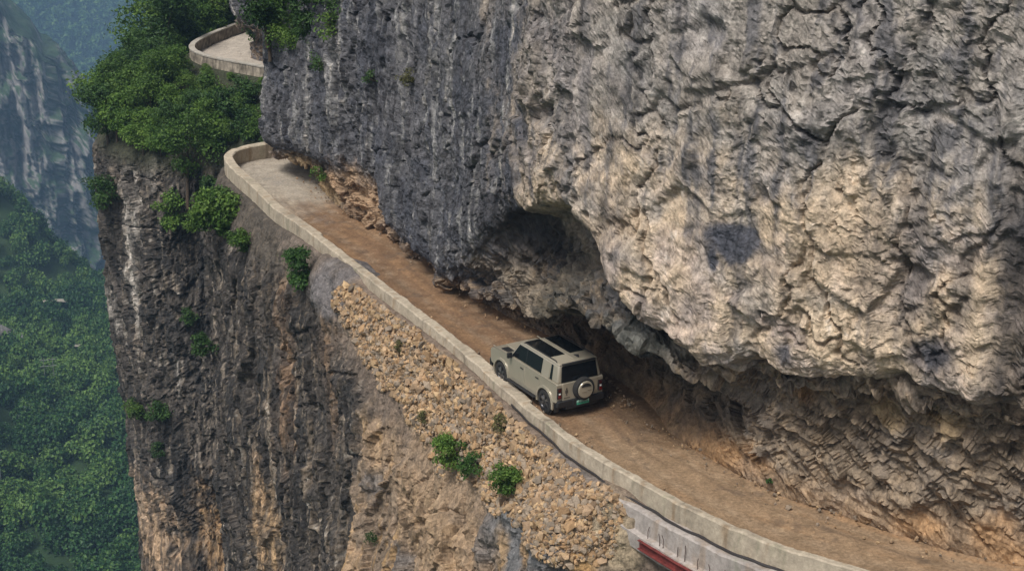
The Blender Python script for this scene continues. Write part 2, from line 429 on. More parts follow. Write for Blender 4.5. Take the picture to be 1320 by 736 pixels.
z1 = np.maximum(z1 + jag * (.22 * fbm(S1, .8, 4, .65, off=301) + .10 * noise3(S * 3.1, 0 * S, 0 * S)), .12); z2 = np.maximum(z2 + jag * (.22 * fbm(S1, .6, 4, .65, off=311) + .12 * noise3(S * 2.6, 0 * S + 4, 0 * S)), z1 + .12)
alc = (.08 + .92 * (1 - sstep(9.7, 11.6, KS))) * np.clip((z2 - z1) / 2.0, 0, 1)                             # where the second lip stands well above the first
cav = sstep(0.8, 2.6, z1)                                        # where there is an undercut to speak of
zero = np.zeros(NS)
deep = np.exp(-((KS - 8.6) / 1.5) ** 2); deep2 = np.exp(-((KS - 8.95) / .95) ** 2); gen = 1 - .75 * (1 - sstep(5.2, 7.2, KS))
pass; LIPS = ('LIP', [(k, round(float(np.interp(k, KS, z1)), 2), round(float(np.interp(k, KS, z2)), 2), round(float(np.interp(k, KS, RW)), 2)) for k in (4, 6, 7, 8, 8.5, 9, 9.5, 10, 11, 12)])
prof = [(-.5 - .5 * deep2, -.5 + zero), (-.5 * deep2, zero), (-.4 * deep2 - .35 * cav * gen + .05 - 1.1 * deep, .32 * z1), (-.75 * cav * gen + .1 - 3.4 * deep, .62 * z1), (-.2 * cav * gen + .45 * o1 - 2.8 * deep, .93 * z1 + .1),
        (o1 - .25, z1 + .06), (o1, z1 + .0), (o1 + .0, z1 + .12), (o1 - 1.5 * alc + .02, z1 * .55 + z2 * .45 + .2 * alc), (o2 - 1.5 * alc - .06, z2 - .35 * alc), (o2 - .05, z2), (o2 + .1, z2 + .5),
        (o2 + .12, z2 + 2.5), (o2 - .1, z2 + 7), (o2 - .9, z2 * 0 + 20), (o2 - 2.2, z2 * 0 + 27), (o2 - 5, z2 * 0 + 31), (o2 - 14, z2 * 0 + 33), (o2 - 40, z2 * 0 + 34)]
prof = [(np.asarray(a, float), np.asarray(b, float)) for a, b in prof]
NRU = 430
U, tU = sheet([a for a, _ in prof], [b for _, b in prof], T, D, NRU, [1, 3, 3, 3, 3, 3, 6, 5, 3, 3, 4, 3.5, 2.5, 1.8, .5, .3, .1, .05])
B0 = U.copy()
nU = normals(U)
if nU[NRU // 2, NS // 3] @ np.array([D[NS // 3][0], D[NS // 3][1], 0]) < 0: nU = -nU
KG = np.broadcast_to(KS, (NRU, NS)); TG = np.broadcast_to(tU[:, None], (NRU, NS))
face = sstep(9.5, 11.5, TG); cave = 1 - sstep(7.5, 9.5, TG)
flut = face * sstep(10.5, 14.5, KG)                              # fluted grey wall to the left, broken beige rock to the right
brok = face * (1 - sstep(9.5, 13.5, KG))
toe_in = sstep(0.3, 2.2, TG)
wP = U + 0.5 * np.stack([fbm(U, .5, 3, off=3), fbm(U, .5, 3, off=9), fbm(U, .5, 3, off=17)], -1)
top_in = 1 - sstep(16, 17, TG)
d = (0.26 - .10 * brok) * fbm(wP, .17, 2, off=1) * (0.3 + 0.7 * face)
d += flut * (0.26 * fbm(wP, (.75, .75, .07), 4, .55, off=5, ridged=True) - .1 + .10 * fbm(U, (3, 3, .35), 3, off=6) + .05 * fbm(wP, 2.5, 3, off=4))
def rotm(ax, ay):
    cx_, sx_, cy_, sy_ = math.cos(ax), math.sin(ax), math.cos(ay), math.sin(ay)
    return np.array([[cy_, 0, sy_], [0, 1, 0], [-sy_, 0, cy_]]) @ np.array([[1, 0, 0], [0, cx_, -sx_], [0, sx_, cx_]])
UR = (U + .12 * (wP - U)) @ rotm(.35, .5); UQ = (U + .08 * (wP - U)) @ rotm(-.3, -.25)
fb0 = worley(UR, (.26, .26, .20), 21, True); fb1 = worley(UQ, (.55, .55, .75), 2, True); fb2 = worley(UR, (1.25, 1.25, 1.7), 5, True); fb3 = worley(UQ, (3.0, 3.0, 3.6), 9, True)
fav = worley(U + .06 * (wP - U), (1.7, 1.7, .17), 14, True); fav2 = worley(U + .05 * (wP - U), (4.2, 4.2, .5), 19, True)
rough_ = .4 + 1.1 * sstep(-.1, .45, fbm(U, .2, 3, off=48))
def soft(a, n):
    for _ in range(n):
        a = np.pad(a, 1, mode='edge'); a = (a[1:-1, 1:-1] * 2 + a[:-2, 1:-1] + a[2:, 1:-1] + a[1:-1, :-2] + a[1:-1, 2:]) / 6
    return a
fb0 = soft(np.clip(fb0, -.8, .8), 7); fb1 = soft(fb1, 2)
d += brok * (.20 * fb0 + .16 * fb1 + rough_ * (.045 * fb2 + .036 * fb3)) + flut * (.11 * fav + .045 * fav2 + .016 * fb3 + .03 * fb1) + cave * toe_in * (.14 * fb0 + .22 * fb1 + .16 * fb2 + .06 * fb3)
d += brok * .07 * fbm(U, (1.3, 1.3, .16), 4, off=12, ridged=True)
cl1, cl2, _c = worley(wP + .35 * np.stack([fbm(U, 1.1, 3, off=41), fbm(U, 1.1, 3, off=42), fbm(U, 1.1, 3, off=43)], -1), (.28, .28, .14), 33)
crack = 1 - sstep(.0, .05, cl2 - cl1)
d -= face * .22 * crack
# dipping strata in the undercut
dip = U[..., 2] * 1.0 - S[None, :] * 0.5 + 0.45 * fbm(U, .35, 3, off=21)
saw = lambda x: (x % 1.0) ** 1.6
d += cave * toe_in * (.30 * saw(dip * 1.05) + .15 * saw(dip * 2.7 + .3) - .2 + .05 * fbm(wP, .5, 3, .5, off=31, ridged=True))
d += .045 * fbm(U, 4.5, 2, .6, off=40) * toe_in
d += .02 * fbm(U, 10.0, 2, .6, off=44) * toe_in
d *= (0.25 + 0.75 * toe_in) * top_in
U = U + nU * d[..., None]
U[..., 2] = np.where(TG < .8, np.minimum(U[..., 2], .02), U[..., 2])

# colour of the upper cliff, with some shade painted in
def lin(r, g, b): return np.array([((c / 255) / 12.92 if c / 255 <= .04045 else ((c / 255 + .055) / 1.055) ** 2.4) for c in (r, g, b)])
BEIGE, PINK, GREYL, GREYD, SLATE, CHAR = lin(190, 170, 146), lin(180, 164, 153), lin(142, 140, 138), lin(92, 91, 94), lin(70, 72, 80), lin(52, 50, 52)
ORANGE, BROWN, OCHRE, DUST, PALE, TAN = lin(166, 130, 92), lin(104, 93, 82), lin(160, 138, 106), lin(150, 128, 102), lin(205, 196, 186), lin(160, 134, 108)
st1 = fbm(.6 * U + .4 * wP, (1.7, 1.7, .055), 5, .62, off=51); st2 = fbm(U, (4.2, 4.2, .12), 4, .62, off=57); blot = fbm(wP, .35, 5, .6, off=61); fin = fbm(U, 2.0, 4, .65, off=66)
C = np.empty(U.shape); C[:] = BEIGE
C = mixc(C, PINK, sstep(-.3, .6, blot)); C = mixc(C, GREYL, sstep(.0, .9, fbm(U, .5, 4, off=71)) * .55)
grey = sstep(6.8, 11.0, KG + 1.5 * blot + .9 * st1)
hi = sstep(8.2, 12.0, U[..., 2] + 1.5 * blot + 1.2 * st1)
g = mixc(np.broadcast_to(GREYD, U.shape), SLATE, sstep(-.4, .5, blot) * .8); g = mixc(g, CHAR, sstep(.1, .8, st2 + .3 * blot) * .7)
g = mixc(g, GREYL, sstep(.25, .75, st1 + .35 * fin) * .75); g = mixc(g, PALE, sstep(.85, 1.2, st1 + .5 * st2 + .3 * fin) * .8)
C = mixc(C, g, grey)
C = mixc(C, GREYL * .85, (1 - grey) * hi * .75); C = mixc(C, GREYD, (1 - grey) * sstep(.0, .55, st1 + .25 * blot) * (.45 + .4 * hi)); C = mixc(C, PALE * .8, (1 - grey) * sstep(.6, 1.0, -st1 + .4 * fin) * .6)
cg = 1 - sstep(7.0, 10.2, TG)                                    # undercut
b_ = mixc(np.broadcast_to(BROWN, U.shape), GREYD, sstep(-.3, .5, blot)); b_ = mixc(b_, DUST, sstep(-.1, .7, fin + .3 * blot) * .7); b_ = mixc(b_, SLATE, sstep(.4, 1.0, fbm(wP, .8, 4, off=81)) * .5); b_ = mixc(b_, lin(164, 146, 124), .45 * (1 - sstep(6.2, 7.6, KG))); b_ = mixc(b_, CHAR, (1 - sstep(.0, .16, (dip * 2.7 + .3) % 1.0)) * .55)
b_ = mixc(b_, lin(84, 80, 70), .7 * np.exp(-((KG - 9.0) / 1.3) ** 2))  # dark rock tone behind the car that also paints in the recess shade
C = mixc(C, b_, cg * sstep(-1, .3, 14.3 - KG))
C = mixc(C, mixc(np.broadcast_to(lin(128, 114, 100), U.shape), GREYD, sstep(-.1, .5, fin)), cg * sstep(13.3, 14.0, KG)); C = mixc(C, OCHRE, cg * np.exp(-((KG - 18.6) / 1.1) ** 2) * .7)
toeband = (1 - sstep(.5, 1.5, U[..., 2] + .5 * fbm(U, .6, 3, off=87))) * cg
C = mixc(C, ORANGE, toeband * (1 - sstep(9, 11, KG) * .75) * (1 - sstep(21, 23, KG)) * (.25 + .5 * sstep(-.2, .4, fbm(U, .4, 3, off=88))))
for (x, y, rx, ry, col, a) in [(462, 255, 42, 34, TAN, .95), (425, 238, 16, 24, OCHRE, .9), (940, 315, 42, 22, SLATE, .9), (915, 335, 8, 18, SLATE, .8), (1205, 465, 34, 26, SLATE, .9), (1312, 420, 30, 220, CHAR, .75), (1315, 300, 36, 90, CHAR, .6), (1180, 330, 14, 90, GREYD, .7), (1240, 350, 12, 80, GREYD, .6), (1110, 320, 8, 50, GREYD, .5),  # CHAR blobs at the right edge paint in a shadowed indentation
                           (1012, 455, 12, 18, SLATE, .9), (690, 292, 66, 36, CHAR, .75), (845, 432, 40, 22, lin(92, 94, 90), .8), (1150, 340, 40, 70, lin(120, 112, 108), .6), (690, 385, 40, 24, lin(140, 128, 112), .7), (1030, 505, 14, 14, ORANGE, .7), (1140, 535, 24, 14, OCHRE, .8), (1215, 540, 26, 14, OCHRE, .8), (1090, 330, 70, 60, lin(182, 162, 138), .5)]:  # the CHAR blob darkens the arch hollow
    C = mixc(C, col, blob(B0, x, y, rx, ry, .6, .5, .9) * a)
for (x, y, rx, ry) in [(950, 312, 34, 24), (918, 335, 7, 18)]:
    C = mixc(C, SLATE * 1.05, blob(B0, x, y, rx, ry, .16, .3, 1.4) * .9)
C = mixc(C, CHAR, sstep(.35, .85, st2 + .4 * st1) * .45 * face)
C = mixc(C, C * .6, crack * face * .6)
C = C * (1 + .16 * np.clip(fin, -1, 1))[..., None]
M_rock = rock_material('upper_rock', fine=1.15, streak=.16, bump=.075, tex=1.4)
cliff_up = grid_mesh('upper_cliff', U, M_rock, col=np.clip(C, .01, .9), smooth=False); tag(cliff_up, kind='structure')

#@@SECTION lower
# ------------------------------------------------------------------ below the road: ledge, dry stone slope, lower cliff
TW = kt([-2, 2, 7, 9, 36], [.26, .26, .32, .40, .36])             # thickness of the parapet
HF = kt([-2, 2, 5, 7, 9, 12, 15, 19, 21, 24, 36], [.35, .3, .28, .22, .1, .05, 0, -.1, -.15, -.1, -.2])  # depth of its outer foot below the road
LW = kt([-2, 2, 6, 7.2, 12, 16, 19, 22, 36], [.12, .12, .12, .34, .25, .2, .2, .2, .2])    # ledge
RU = kt([-2, 2, 4, 6, 6.9, 8, 9, 10, 11, 12, 13, 14, 16, 18, 20, 22, 24, 26, 28, 29, 30, 31, 32, 33, 34, 36], [.12, .12, .12, .12, .8, 1.0, 1.1, 1.1, 1.1, 1.1, .9, .6, .7, .8, .6, .5, .3, .3, .4, 1.4, 4.6, 7.0, 7.0, 6.4, 5.6, 5.4])
RZ = kt([-2, 2, 4, 5, 7, 8, 9, 10, 11, 12, 13, 14, 16, 18, 20, 22, 24, 26, 28, 29, 30, 31, 32, 33, 34, 36], [1.5, 1.5, 1.6, 1.9, 2.7, 3.1, 3.4, 3.7, 4.0, 3.2, 2.0, 1.5, 1.5, 1.5, 1.5, 1.5, 1.5, 2, 3, 4.5, 5.5, 5.5, 5.5, 5.5, 5, 5])
far_ = sstep(29, 31.5, KS); but = sstep(3.5, 5.5, KS) * (1 - sstep(11.9, 12.7, KS))      # the tan buttress
base_o = TW + LW
pl = [(-.6 + zero, -HF - .4), (TW - .02, -HF - .03), (base_o, -HF - .05), (base_o + .12 * sstep(6, 7, KS), -HF - .22), (base_o + .55 * RU, -HF - .5 * RZ), (base_o + RU, -HF - RZ), (base_o + RU + .25 + .35 * but - .1 * far_, -HF - RZ - 1.6),
      (base_o + RU + .15 + 1.1 * but + .1 * far_, -HF - RZ - 5), (base_o + RU + .3 + 1.9 * but - .1 * far_, -13 + zero), (base_o + RU + .4 + 2.6 * but - .5 * far_, -22 + zero), (base_o + RU + .2 + 3.2 * but - .9 * far_, -36 + zero), (base_o + RU + 1 + 4 * but - 2 * far_, -60 + zero), (base_o + RU + 9, -120 + zero), (base_o + RU + 30, -235 + zero)]
pl = [(gsmooth(np.asarray(a, float), 5), gsmooth(np.asarray(b, float), 3)) for a, b in pl]
NRL = 400
Lw, tL = sheet([a for a, _ in pl], [b for _, b in pl], W, OUT, NRL, [1, 2, 4, 4, 4, 4, 3, 3, 2.6, 2, 1.0, .12, .05])
B1 = Lw.copy(); nL = normals(Lw)
if nL[NRL // 2, NS // 3] @ np.array([OUT[NS // 3][0], OUT[NS // 3][1], 0]) < 0: nL = -nL
KL = np.broadcast_to(KS, (NRL, NS)); TL = np.broadcast_to(tL[:, None], (NRL, NS))
wL = Lw + .5 * np.stack([fbm(Lw, .5, 3, off=103), fbm(Lw, .5, 3, off=109), fbm(Lw, .5, 3, off=117)], -1)
below = sstep(4.6, 6.0, TL); butL = sstep(3.0, 4.5, KL) * (1 - sstep(12.0, 12.8, KL + .5 * fbm(Lw, .4, 3, off=7)))
started = sstep(2.0, 3.2, TL)
rub = started * (1 - below) * sstep(5.9, 6.6, KL) * (1 - sstep(13.0, 14.2, KL)) * (1 - sstep(4.4, 5.2, TL + .5 * fbm(Lw, .7, 3, off=77)))
d = below * .32 * fbm(wL, .16, 3, off=101)
lc1, lc2, _c = worley(Lw + .4 * (wL - Lw), (.35, .35, .3), 37); lcr = 1 - sstep(.0, .05, lc2 - lc1)
d -= below * .25 * lcr
d += below * (1 - butL) * (.24 * fbm(wL, (.8, .8, .06), 4, .55, off=105, ridged=True) + .09 * fbm(Lw, (3, 3, .3), 3, off=106))
LR = (Lw + .12 * (wL - Lw)) @ rotm(.2, .25)
lf1 = worley(LR, (.45, .45, .22), 12, True); lf2 = worley(LR, (1.3, 1.3, .7), 15, True); lf3 = worley(LR, (3.2, 3.2, 1.6), 17, True); lfv = worley(Lw + .06 * (wL - Lw), (1.9, 1.9, .14), 18, True)
d += below * butL * (.30 * lf1 + .17 * lf2 + .07 * lf3 + .10 * fbm(wL, (.6, .6, .12), 3, off=123, ridged=True)) + below * (1 - butL) * (.19 * lf1 + .08 * lf2 + .04 * lf3 + .12 * lfv)
h1, h2, hr = worley(Lw + .12 * np.stack([fbm(Lw, 1.5, 2, off=1), fbm(Lw, 1.5, 2, off=2), fbm(Lw, 1.5, 2, off=5)], -1), (3.1, 3.1, 4.4), 3)
d += rub * (.17 * np.minimum((h2 - h1) * 1.6, .8) + .13 * (hr - .5) + .10 * fbm(Lw, .5, 3, off=131))
d *= 1 - .85 * (1 - sstep(6.2, 6.8, KL)) * (1 - sstep(5.2, 6.0, TL))
d += started * .03 * fbm(Lw, 5, 2, off=140)
d += started * (1 - below) * .12 * fbm(wL, .9, 4, off=141)
d *= 1 - .9 * sstep(11, 12, TL)
Lw = Lw + nL * d[..., None]
# big grey boulders set into the slope
def bulge(P, Bq, nrm, x, y, rx, ry, amp):
    w = blob(Bq, x, y, rx, ry, soft=.6, rough=.25)
    return P + nrm * (amp * np.sqrt(np.clip(w, 0, 1)) * (1 + .25 * fbm(P, 1.2, 3, off=x)))[..., None]
for q in [(432, 375, 22, 26, .55), (690, 700, 50, 55, .7), (735, 690, 28, 40, .5), (410, 300, 20, 20, .2), (790, 700, 40, 50, .45)]: Lw = bulge(Lw, B1, nL, *q)

st1 = fbm(.75 * Lw + .25 * wL, (1.9, 1.9, .04), 5, .6, off=151); st2 = fbm(Lw, (4.5, 4.5, .09), 4, .6, off=157); blot = fbm(wL, .3, 5, .6, off=161); fin = fbm(Lw, 2.0, 4, .65, off=166)
DK1, DK2, DK3 = lin(76, 71, 67), lin(57, 55, 54), lin(96, 87, 78)
C = np.empty(Lw.shape); C[:] = DK1
C = mixc(C, DK2, sstep(-.4, .4, blot)); C = mixc(C, DK3, sstep(.1, .7, st1) * .8)
stk = .25 + .75 * sstep(-.1, .5, st1 + .6 * st2)
tanz = blob(B1, 385, 560, 70, 240, .8, .6) + .7 * blob(B1, 300, 700, 60, 60, .8, .6)
C = mixc(C, lin(140, 124, 106), np.clip(tanz, 0, 1) * sstep(.2, .75, st1 + .6 * st2) * .75)
C = mixc(C, lin(168, 160, 150), sstep(.75, 1.05, st1 + .5 * st2 + .35 * fin) * .8 * below)
st3 = fbm(Lw, (5.5, 5.5, .045), 3, .6, off=181) + .5 * fbm(Lw, (1.2, 1.2, .05), 3, off=183)
C = mixc(C, lin(164, 150, 134), sstep(.45, .8, st3) * .6 * below * (1 - butL)); C = mixc(C, lin(36, 35, 36), sstep(.4, .8, -st3) * .7 * below * (1 - butL))
for (x, y, rx, ry, col, a) in [(172, 330, 6, 70, PALE, .85), (175, 270, 5, 40, PALE, .7), (150, 395, 10, 22, PALE, .7), (198, 215, 4, 26, PALE, .6), (200, 690, 22, 60, lin(190, 160, 130), .95), (185, 640, 8, 30, lin(190, 165, 140), .9), (285, 690, 26, 60, lin(180, 146, 108), .8), (345, 680, 14, 60, lin(176, 146, 110), .8), (262, 570, 20, 20, lin(140, 128, 116), .6), (340, 640, 6, 80, lin(170, 140, 110), .6), (430, 470, 10, 90, lin(150, 122, 96), .6), (375, 470, 10, 110, lin(146, 116, 90), .6), (230, 480, 4, 30, PALE, .5)]:
    C = mixc(C, col, blob(B1, x, y, rx, ry, .7, .7, .8) * a * stk)
bt = mixc(np.broadcast_to(lin(158, 134, 108), Lw.shape), lin(128, 112, 96), sstep(-.3, .5, blot)); bt = mixc(bt, lin(112, 108, 106), sstep(.1, .8, fbm(wL, .5, 4, off=171)) * .8); bt = mixc(bt, lin(170, 138, 96), sstep(.3, .8, st1) * .7)
C = mixc(C, bt, below * butL)
C = mixc(C, lin(128, 112, 98), (1 - below) * .75 * (1 - sstep(13.2, 14.5, KL))); C = mixc(C, lin(92, 84, 74), (1 - below) * .6 * sstep(13.2, 14.5, KL))
gp = np.array([lin(166, 144, 120), lin(152, 132, 112), lin(172, 150, 122), lin(136, 126, 116), lin(158, 132, 104), lin(146, 134, 122)])
gp = gp * np.array([1.06, 1.0, .90])
rc = gp[(hr * 5.99).astype(int)] * (.75 + .5 * ((hr * 37) % 1))[..., None]
rc = rc * (.45 + .55 * sstep(.02, .14, h2 - h1))[..., None]
C = mixc(C, rc, sstep(.2, .6, rub))
C = mixc(C, lin(52, 58, 40), (1 - below) * sstep(27, 29.5, KL) * .85)
for (x, y, rx, ry, col, a) in [(432, 375, 22, 26, lin(108, 104, 104), .9), (415, 320, 30, 24, lin(118, 106, 96), .7), (690, 700, 52, 56, lin(106, 106, 107), .95), (735, 690, 28, 38, lin(98, 99, 102), .9), (660, 720, 10, 40, lin(150, 122, 84), .7), (712, 700, 7, 50, lin(160, 128, 88), .7), (735, 600, 28, 26, lin(122, 116, 112), .7), (700, 640, 30, 20, lin(168, 138, 100), .7), (800, 690, 40, 40, lin(150, 136, 112), .7), (515, 440, 12, 10, lin(168, 110, 80), .6), (575, 520, 40, 40, lin(160, 136, 106), .5), (770, 720, 14, 30, lin(186, 146, 90), .6), (560, 660, 50, 90, lin(150, 128, 104), .7), (640, 690, 16, 40, lin(110, 106, 104), .7)]:
    C = mixc(C, col, blob(B1, x, y, rx, ry, .4, .4, .9) * a)
C = C * (1 + .16 * np.clip(fin, -1, 1))[..., None]
M_rock2 = rock_material('lower_rock', fine=1.0, streak=.45, bump=.065, tex=1.4)
cliff_lo = grid_mesh('lower_cliff', Lw, M_rock2, col=np.clip(C, .01, .9), smooth=False); tag(cliff_lo, kind='structure')

#@@SECTION road
# ------------------------------------------------------------------ road bed
nr = 70
f = np.linspace(0, 1, nr)[:, None]
A_ = W + OUT * .1; B_ = T - D * (1.3 + .8 * np.exp(-((KS - 8.95) / .95) ** 2))[:, None]
P = np.zeros((nr, NS, 3)); P[..., :2] = A_[None] * (1 - f[..., None]) + B_[None] * f[..., None]
lat = f * np.ones((1, NS))
P[..., 2] = .035 * fbm(P, (.6, .6, 0), 4, off=201) + .012 * fbm(P, (3, 3, 0), 3, off=203) - .03 * np.exp(-((lat - .3) / .09) ** 2) - .03 * np.exp(-((lat - .62) / .09) ** 2) + .10 * sstep(.72, 1, lat)
KR = np.broadcast_to(KS, (nr, NS)); bl = fbm(P, (.25, .25, 0), 4, off=210); f3 = fbm(P, (1.6, 1.6, 0), 5, .65, off=214)
along = noise3(np.broadcast_to(S, (nr, NS)) * .12, lat * 9, 0 * lat) + .5 * noise3(np.broadcast_to(S, (nr, NS)) * .3, lat * 22, 0 * lat + 4)
C = np.empty(P.shape); C[:] = lin(140, 117, 92)
C = mixc(C, lin(119, 93, 70), sstep(7.0, 9.5, KR + .8 * bl)); C = mixc(C, lin(160, 150, 136), sstep(16.3, 18.5, KR + 1.2 * bl - 1.2 * (lat - .5)))
C = mixc(C, lin(166, 150, 132), sstep(21.5, 27, KR)); C = mixc(C, lin(172, 162, 150), sstep(28, 30, KR))
C = mixc(C, lin(98, 80, 64), sstep(.1, .7, along + .3 * f3) * .6 * (1 - sstep(17, 19, KR)))
C = mixc(C, lin(142, 112, 82), sstep(.1, .6, -along + .4 * bl) * .5 * (1 - sstep(17, 19, KR)))
C = mixc(C, lin(152, 120, 88), sstep(.66, .9, lat + .12 * f3) * .55 * (1 - sstep(17, 19, KR)))
C = mixc(C, lin(112, 108, 104), sstep(.2, .7, -bl + .5 * f3) * .45 * sstep(15, 17, KR))
f4 = fbm(P, (4, 4, 0), 4, .7, off=219)
trk = np.exp(-((lat - .27) / .06) ** 2) + np.exp(-((lat - .6) / .06) ** 2)
C = mixc(C, lin(152, 134, 112), trk * (.35 + .4 * f3) * .6 * (1 - sstep(18, 20, KR)))
C = mixc(C, lin(92, 78, 66), sstep(.35, .6, fbm(P, (.8, .8, 0), 4, .6, off=216)) * .5 * (1 - sstep(17, 19, KR))); C = mixc(C, lin(168, 146, 118), sstep(.5, .9, f4) * .45)
C = C * (1 + .25 * np.clip(f3, -1, 1))[..., None]
M_road = col_material('dirt_road', fine=.38, scale=9.0, bump=.05)
road = grid_mesh('road', P, M_road, col=np.clip(C, .01, .9)); tag(road, kind='structure')

# ------------------------------------------------------------------ parapet along the valley edge
def swept(name, sel, prof_uz, mat, parent=None, colf=None, jitter=.02, sub=2, seed=0, joints=0):
    """closed strip swept along the wall line: prof_uz -> list of (u array, z array) for the chosen stations"""
    idx = np.where(sel)[0]
    ring = []
    for j in range(len(prof_uz)):
        u0, z0 = prof_uz[j]; u1, z1_ = prof_uz[(j + 1) % len(prof_uz)]
        for q in range(sub): ring.append((u0 * (1 - q / sub) + u1 * q / sub, z0 * (1 - q / sub) + z1_ * q / sub))
    P = np.zeros((len(ring), len(idx), 3))
    for j, (u, z) in enumerate(ring):
        P[j, :, :2] = W[idx] + OUT[idx] * np.asarray(u)[idx][:, None]; P[j, :, 2] = np.asarray(z)[idx]
    P += jitter * np.stack([fbm(P, 1.3, 4, .6, off=seed + 1), fbm(P, 1.3, 4, .6, off=seed + 5), fbm(P, 1.3, 4, .6, off=seed + 8)], -1)
    nrg, ncl = P.shape[:2]
    fa = grid_faces(ncl, nrg, closed=True)
    V = P.transpose(1, 0, 2).reshape(-1, 3)
    me_col = None if colf is None else colf(V)
    if colf is not None and joints:
        sv = np.repeat(S[idx], nrg); jl = np.abs((sv / joints + .13 * np.floor(sv / joints) % 1) % 1 - .5) * joints; me_col = me_col * (1 - .28 * (jl < .05) * 1.0)[:, None]
        me_col = me_col * (.93 + .14 * ((np.floor(sv / joints + .5) * .618) % 1))[:, None]
    o = raw_mesh(name, V, fa, 4, mat, parent, me_col)
    import bmesh
    bm = bmesh.new(); bm.from_mesh(o.data); bm.verts.ensure_lookup_table()
    bm.faces.new([bm.verts[i] for i in range(nrg)]); bm.faces.new([bm.verts[(ncl - 1) * nrg + i] for i in range(nrg)][::-1])
    bmesh.ops.recalc_face_normals(bm, faces=bm.faces); bm.to_mesh(o.data); bm.free()
    for p in o.data.polygons: p.use_smooth = True
    o.data.set_sharp_from_angle(angle=R(28))
    return o

def conc_col(base, seed, stain=.5):
    def fn(V):
        b = fbm(V, .8, 5, .65, off=seed); s = fbm(V, (2.5, 2.5, .4), 4, .6, off=seed + 4); k = fbm(V, 3.5, 4, .7, off=seed + 9)
        c = np.empty(V.shape); c[:] = base
        c = mixc(c, np.array(base) * .62, sstep(.0, .8, b) * stain); c = mixc(c, lin(132, 108, 80), sstep(.2, .8, s) * stain); c = mixc(c, lin(104, 110, 84), sstep(.45, .9, -s + .2 * b) * .35)
        return np.clip(c * (1 + .2 * np.clip(k, -1, 1))[:, None], .01, .9)
    return fn
M_conc = col_material('weathered_concrete', fine=.22, scale=9.0, bump=.02)
par = (KS >= -1.5) & (KS <= 25.6)
# a small step in the kerb beside the car, as in the photo
steps_ = .07 * sstep(9.15, 9.2, KS) - .05 * sstep(10.95, 11.0, KS) + .05 * sstep(15, 15.05, KS)
parapet = thing('parapet_wall', (0, 0, 0), 0, 'long low concrete parapet edging the dirt road beside the car, curving up at the far bend', 'wall')
swept('wall_body', par, [(zero + .0, zero - .15), (zero + .0 - steps_ * 2, HW - .05), (zero + .05 - steps_ * 2, HW), (TW - .05, HW), (TW, HW - .04), (TW + .02, -HF - .08), (TW * .5, -HF - .3)], M_conc, parapet, conc_col(lin(168, 156, 138), 301, .6), jitter=.032, sub=3, seed=300, joints=4.2)
up_par = (KS >= 27.5) & (KS <= 36.0)
M_stone = col_material('stone_masonry', fine=.3, scale=5.0, bump=.05)
def masonry_col(V):
    a, b, c = worley(V, (2.2, 2.2, 4.0), 30); q = lin(150, 140, 126)[None] * (.55 + .7 * c)[:, None]
    return np.clip(q * (.5 + .5 * sstep(.03, .16, b - a))[:, None], .01, .8)
upw = thing('stone_parapet', (0, 0, 0), 0, 'stone parapet with pale coping curling round the upper road bend among the trees', 'wall')
swept('wall_body', up_par, [(zero, zero - .15), (zero, HW - .1), (TW, HW - .1), (TW + .08, -.6 + zero), (TW * .5, -.7 + zero)], M_stone, upw, masonry_col, jitter=.03, sub=4, seed=330)
swept('coping', up_par, [(zero - .04, HW - .1), (zero - .04, HW), (TW + .05, HW), (TW + .05, HW - .1)], M_conc, upw, conc_col(lin(164, 158, 148), 340, .4), jitter=.02, sub=2, seed=341)

#@@SECTION retaining
# ------------------------------------------------------------------ concrete retaining wall with formwork beam and rebars (near right)
rw_ = (KS >= -1.5) & (KS <= 6.55)
OB = base_o + .30
drop = -HF - .05 - kt([-2, 4, 6, 6.6], [.80, .76, .66, .5])
retw = thing('retaining_wall', (0, 0, 0), 0, 'grey concrete retaining wall with a narrow ledge and upright rebars under the near end of the road', 'wall')
swept('wall_face', rw_, [(TW - .1, -HF - .045), (OB - .05, -HF - .04), (OB, -HF - .09), (OB + .02, drop), (OB + .2, drop - .05), (OB + .2, drop - .55), (TW, drop - .6)], M_conc, retw, conc_col(lin(158, 150, 144), 401, .4), jitter=.03, sub=3, seed=400)
def along_wall(k, u, z):
    i = int(np.argmin(np.abs(KS - k)))
    return Vector((*(W[i] + OUT[i] * u[i]), float(z[i]) if np.ndim(z) else float(z)))
M_rust = plain('rusty_steel', lin(74, 52, 44), .8, .3, var=.3, scale=20)
for k in (5.62, 5.38, 5.3, 5.0, 4.82, 4.55, 4.3, 4.05):
    m = MB(); p = along_wall(k, OB + .1, drop); h = random.uniform(.3, .5)
    m.tube([p + Vector((0, 0, -.15)), p + Vector((random.uniform(-.02, .02), 0, h * .6)), p + Vector((random.uniform(-.05, .05), random.uniform(-.03, .03), h))], .011, 6)
    m.build('rebar', M_rust, retw)
M_red = plain('red_oxide_steel', lin(104, 44, 40), .8, .1, var=.55, scale=5, bump=.004)
bsel = (KS >= -1.5) & (KS <= 5.75)
beam = thing('formwork_beam', (0, 0, 0), 0, 'rust red steel formwork beam bolted along the foot of the concrete retaining wall', 'beam')
bt_ = drop - .10
swept('web', bsel, [(OB + .205, bt_), (OB + .23, bt_), (OB + .23, bt_ - .30), (OB + .205, bt_ - .30)], M_red, beam, None, jitter=.004, sub=1, seed=420)
for zz in (0, -.28):
    swept('flange', bsel, [(OB + .232, bt_ + zz), (OB + .32, bt_ + zz), (OB + .32, bt_ + zz - .02), (OB + .232, bt_ + zz - .02)], M_red, beam, None, jitter=.004, sub=1, seed=421)
m = MB()
M_rubber = plain('black_rubber', lin(44, 40, 40), .6, var=.2, scale=12)
ks = np.linspace(9.4, -1.4, 110)
pts = []
